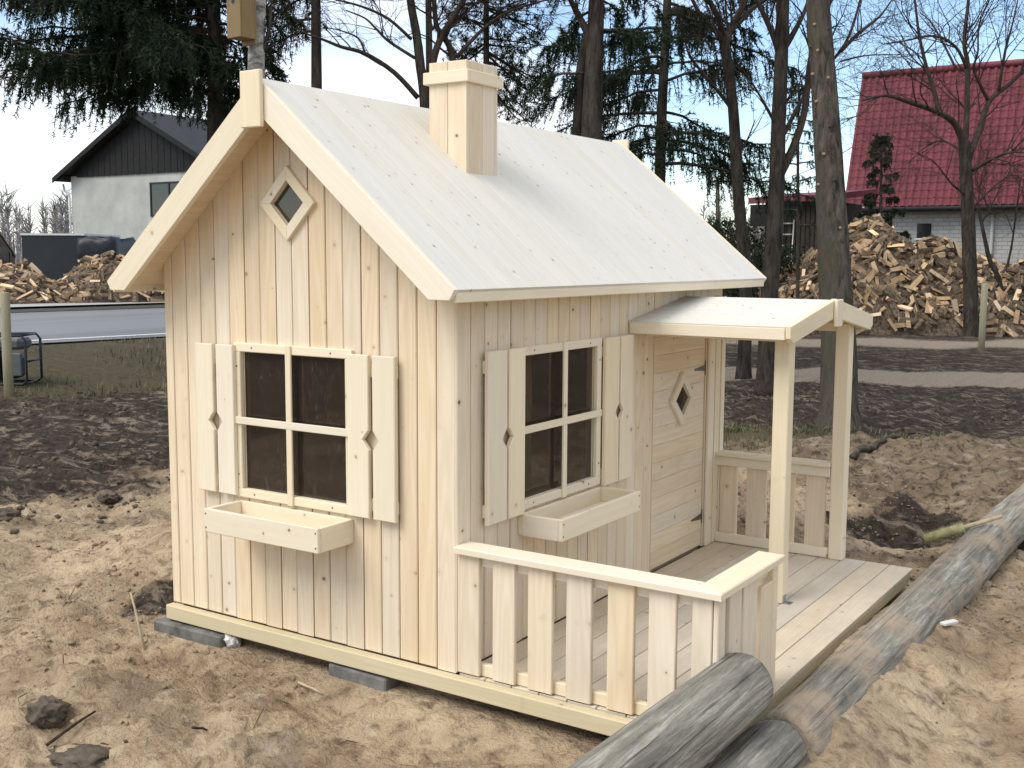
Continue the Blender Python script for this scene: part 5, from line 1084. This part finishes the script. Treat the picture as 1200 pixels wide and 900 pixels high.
def tile_roof(sgn):
    ribs = int(LEN / 0.235); per = 6; rows = 18; V = []; Fc = []; nrm = Vector((0, -sgn * (ZR - ZE), abs(YR - YE))).normalized(); ncol = ribs * per + 1
    for r in range(rows):
        for e in (0, 1):
            u = (r + e) / rows; lift = 0.016 * (1 if e == 1 else 0)
            for c in range(ncol):
                wv = 0.038 * math.cos(2 * math.pi * c / per); p = Vector((XL2 + LEN * c / (ncol - 1), YR + (YE - YR) * u * sgn, ZR + (ZE - ZR) * u)) + nrm * (wv + lift); V.append(p - WM[rh.name].translation)
    for r in range(rows * 2 - 1):
        for c in range(ncol - 1): q = r * ncol + c; Fc.append((q, q + 1, q + ncol + 1, q + ncol))
    return link('roof', mesh_from('roof', V, Fc), rh, M['red_roof'], WM[rh.name])
ra = tile_roof(1); tile_roof(-1)
t = Tubes(); t.add([(XL2 - 0.03, YR, ZR + 0.05), (XL2 + LEN + 0.03, YR, ZR + 0.05)], [0.11, 0.11], 10); t.obj('ridge_cap', 'red_roof', rh)
for sg_ in (1, -1):
    ye = YE if sg_ == 1 else 2 * YR - YE; solid('verge_trim', rh, [(XL2 - 0.04, YR, ZR + 0.08), (XL2 - 0.04, ye, ZE + 0.06), (XL2 - 0.04, ye, ZE - 0.14), (XL2 - 0.04, YR, ZR - 0.14)], (0.035, 0, 0), 'red_roof')
bx('soffit', rh, (XL2 + 0.02, YE + 0.03, ZE - 0.16), (XL2 + LEN, WB - 0.005, ZE - 0.06), 'shed_wood'); bx('fascia', rh, (XL2 + 0.02, YE - 0.01, ZE - 0.2), (XL2 + LEN, YE + 0.025, ZE - 0.05), 'shed_wood')
t = Tubes(); t.add([(XL2 + 0.1, YE - 0.07, ZE - 0.08), (XL2 + LEN, YE - 0.07, ZE - 0.08)], [0.06, 0.06], 8); t.obj('gutter', 'dark_roof', rh)
wa, wb_ = ony(1075, 262, WB), ony(1091, 279, WB); wn = bx('window', rh, (wa.x, WB - 0.02, wb_.z), (wb_.x, WB + 0.05, wa.z), 'win_dark'); bx('frame_bar', wn, (wa.x - 0.06, WB - 0.05, wb_.z - 0.06), (wb_.x + 0.06, WB - 0.021, wb_.z), 'white_frame')
dpx = ony(1164, 250, WB); t = Tubes(); t.add([(dpx.x, WB - 0.08, ZE - 0.12), (dpx.x, WB - 0.08, -0.15)], [0.055, 0.055], 8); t.obj('downpipe', 'plaster', rh)

# dark lean-to shed with red roof edge and a ladder
s0 = at(877, 232, 30.0); s1 = ony(968, 228, s0.y); sdh = thing('shed', ((s0.x + s1.x) / 2, s0.y, -0.15), 'dark weathered shed with a flat red roof edge behind the trees', 'shed')
bx('wall', sdh, (s0.x + 0.35, s0.y + 0.4, -0.2), (s1.x, s0.y + 3.2, s0.z - 0.1), 'shed_wood')
nb = 14
for i in range(nb): a = s0.x + 0.35 + (s1.x - s0.x - 0.35) * i / nb; bx('wall_board', sdh, (a, s0.y + 0.36, -0.2), (a + (s1.x - s0.x - 0.35) / nb - 0.025, s0.y + 0.395, s0.z - 0.12), 'shed_wood')
solid('roof', sdh, [(s0.x, s0.y, s0.z), (s1.x + 0.3, s0.y, s0.z + 0.06), (s1.x + 0.3, s0.y, s0.z - 0.10), (s0.x, s0.y, s0.z - 0.16)], (0, 3.6, 0.3), 'red_roof')
bx('canopy_board', sdh, (s0.x + 0.05, s0.y + 0.03, s0.z - 0.75), (ony(905, 250, s0.y).x, s0.y + 0.08, s0.z - 0.18), 'black_boards')
l0, l1 = ony(916, 262, s0.y + 0.2), ony(929, 262, s0.y + 0.2); M['grey_metal'] = plain('grey_metal', (0.34, 0.35, 0.35), 0.5, 0.1, 10, 0.6)
ld = thing('ladder', (l0.x, s0.y + 0.2, gz(l0.x, s0.y)), 'grey ladder standing against the dark shed wall', 'ladder')
for xx in (l0.x, l1.x): t = Tubes(); t.add([(xx, s0.y + 0.02, -0.15), (xx, s0.y + 0.30, l0.z + 0.1)], [0.022, 0.022], 6); t.obj('rail', 'grey_metal', ld)
for i in range(9): z_ = 0.1 + i * 0.29; yy = s0.y + 0.02 + 0.28 * (z_ + 0.15) / (l0.z + 0.25); t = Tubes(); t.add([(l0.x, yy, z_), (l1.x, yy, z_)], [0.022, 0.022], 6); t.obj('rung', 'grey_metal', ld)

# dark box trailer with tarpaulin-covered load beyond the road
M['trailer'] = plain('trailer', (0.022, 0.026, 0.031), 0.45, 0.15, 1); M['tarp'] = plain('tarp', (0.008, 0.010, 0.017), 0.42, 0.3, 1.5, spec=0.35, bmp=0.3, bscale=2)
ta = at(25, 274, 37.0); tb2 = at(98, 274, 37.0); TX = Vector((tb2.x - ta.x, tb2.y - ta.y, 0)); TL = TX.length; TX.normalize(); TY = Vector((-TX.y, TX.x, 0))
tr = thing('box_trailer', (ta.x, ta.y, 0.15), 'dark grey box trailer with a pale top edge beyond the firewood', 'trailer')
def TP(a, b, c): return Vector((ta.x, ta.y, 0)) + TX * a + TY * b + UP * c
zt = ta.z
for nm, lo, hi, mt in (('body', (0, 0, 0.45), (TL, 3.4, zt - 0.05), 'trailer'), ('top_rail', (-0.03, -0.03, zt - 0.045), (TL + 0.03, 3.43, zt + 0.02), 'white_frame')):
    solid(nm, tr, [TP(lo[0], lo[1], lo[2]), TP(hi[0], lo[1], lo[2]), TP(hi[0], hi[1], lo[2]), TP(lo[0], hi[1], lo[2])], (0, 0, hi[2] - lo[2]), mt)
for a in (0.25, TL - 0.25):
    t = Tubes(); t.add([TP(a - 0.12, 1.7, 0.50), TP(a + 0.12, 1.7, 0.50)], [0.34, 0.34], 20); t.obj('wheel', 'gen_black', tr)
tp0 = at(99, 275, 37.5); tp1 = at(152, 275, 37.5); o2 = tag(lump('tarp_load', Vector(((tp0.x + tp1.x) / 2, (tp0.y + tp1.y) / 2, 1.0)), 1.0, (1.0, 1.0, 1.0), 'tarp', 5.5, 4, 0.12, 3.0), 'load wrapped in dark blue tarpaulin beside the box trailer', 'load')
hwid = (tp1 - tp0).length / 2; htop = tp0.z
for v in o2.data.vertices:
    c_ = v.co; d_ = c_.normalized(); m_ = max(abs(d_.x), abs(d_.y), abs(d_.z)); q = d_ / m_ * (0.9 + 0.25 * (c_.length - 1)); v.co = TX * (q.x * hwid * (1 - 0.08 * max(q.z, 0))) + TY * (q.y * 1.2) + UP * (q.z * (htop - 0.15) / 2 + (htop + 0.15) / 2 - 1.0) + UP * 0.05 * math.sin(q.x * 7 + q.y * 3)

# utility pole and its wire
pb = at(842, 290, 60.0); pt = at(841, 207, 60.0); up_r = thing('utility_pole', (pb.x, pb.y, gz(pb.x, pb.y)), 'thin grey utility pole beyond the roof end', 'pole')
t = Tubes(); t.add([(pb.x, pb.y, -0.3), (pt.x, pt.y, pt.z)], [0.13, 0.10], 10); t.obj('pole', 'bark_grey', up_r)
t = Tubes(); cA = Vector((pt.x, pt.y, pt.z - 0.25)); t.add([cA - _r0 * 0.5, cA + _r0 * 0.5], [0.05, 0.05], 6); t.obj('crossarm', 'bark_grey', up_r)
def wire(a, b, sag):
    t = Tubes(); n_ = 24; t.add([a.lerp(b, i / n_) - UP * (4 * sag * (i / n_) * (1 - i / n_)) for i in range(n_ + 1)], [0.014] * (n_ + 1), 4); return t
tag(wire(cA + _r0 * 0.45, Vector((XL2 + 0.3, YR, ZR - 2.0)), 0.7).obj('overhead_wire', 'gen_black'), 'thin overhead wire from the utility pole to the red-roofed house', 'wire')

# shrubs behind the roof end, distant wood
def shrub(px, py, dp, h, wd, label, seed):
    random.seed(seed); b = at(px, py, dp); b.z = gz(b.x, b.y); r = thing('shrub', b, label, 'shrub', None); tb = Tubes(); nd = Needles()
    for k in range(26):
        a = random.uniform(0, 6.28); d = Vector((math.cos(a) * wd, math.sin(a) * wd, 1)).normalized(); st = b + Vector((math.cos(a), math.sin(a), 0)) * random.uniform(0, 0.25); grow(tb, st, d, h * random.uniform(0.7, 1.05), 0.02, 2, 0.5)
    for k in range(1100):
        u = random.random(); a = random.uniform(0, 6.28); rr_ = wd * h * 0.75 * math.sqrt(random.random()) * (0.5 + 0.5 * u); nd.twig(b + Vector((math.cos(a) * rr_, math.sin(a) * rr_, h * (0.1 + 0.85 * u))), jit(1).normalized(), 0.10)
    tb.obj('stems', 'bark_twig', r); link('crown', nd.mesh('crown', 16, 0.07, 0.014, 0.1, b), r, M['needle'], WM[r.name])
shrub(832, 300, 33, 2.6, 0.7, 'dark leafy shrub beside the utility pole', 1); shrub(858, 300, 31, 2.5, 0.6, 'dark shrub between the utility pole and the crooked tree', 2); shrub(893, 300, 27, 2.0, 0.7, 'low dark shrub in front of the shed', 3)
random.seed(5); M['far_wood'] = plain('far_wood', (0.27, 0.25, 0.245), 0.95, 0.25, 0.05)  # pale grey: distance haze put into the colour of the far trees
fw = Tubes(); fv = []; ff = []
for i in range(620):
    az = math.atan2(_f.y, _f.x) + random.uniform(-1.25, 1.25); d_ = random.uniform(130, 190); c_ = Vector((CAM.x + math.cos(az) * d_, CAM.y + math.sin(az) * d_, -0.2)); h = random.uniform(5.5, 9.0) * (0.75 + 0.5 * float(vnoise(np.array([az * 9]), np.array([1.0]), 3)[0])); w_ = h * 0.28
    fw.add([c_, c_ + Vector((0, 0, h * 0.5)), c_ + Vector((random.gauss(0, .2), random.gauss(0, .2), h))], [0.13, 0.09, 0.02], 4, False)
    for k in range(80):
        u = random.uniform(0.1, 0.95); p = c_ + Vector((0, 0, h * u)); d2 = Vector((random.gauss(0, 1), random.gauss(0, 1), random.uniform(0.2, 2.2))).normalized(); l_ = w_ * random.uniform(0.4, 1.1); s_ = d2.orthogonal().normalized() * random.uniform(0.03, 0.09); b = len(fv); fv += [p - s_, p + s_, p + d2 * l_]; ff.append((b, b + 1, b + 2))
    for k in range(30):
        p = c_ + Vector((random.gauss(0, 3), random.gauss(0, 3), 0)); b = len(fv); l_ = random.uniform(1.2, 5.0); s_ = Vector((random.gauss(0, 1), random.gauss(0, 1), 0)).normalized() * 0.12; fv += [p - s_, p + s_, p + Vector((random.gauss(0, .4), random.gauss(0, .4), l_))]; ff.append((b, b + 1, b + 2))
nb_ = len(fw.v); fw.v += fv; fw.f += [tuple(nb_ + i for i in f) for f in ff]
tag(fw.obj('distant_wood', 'far_wood', None, False), 'far-off line of bare grey-brown trees on the horizon', 'wood', kind='stuff')
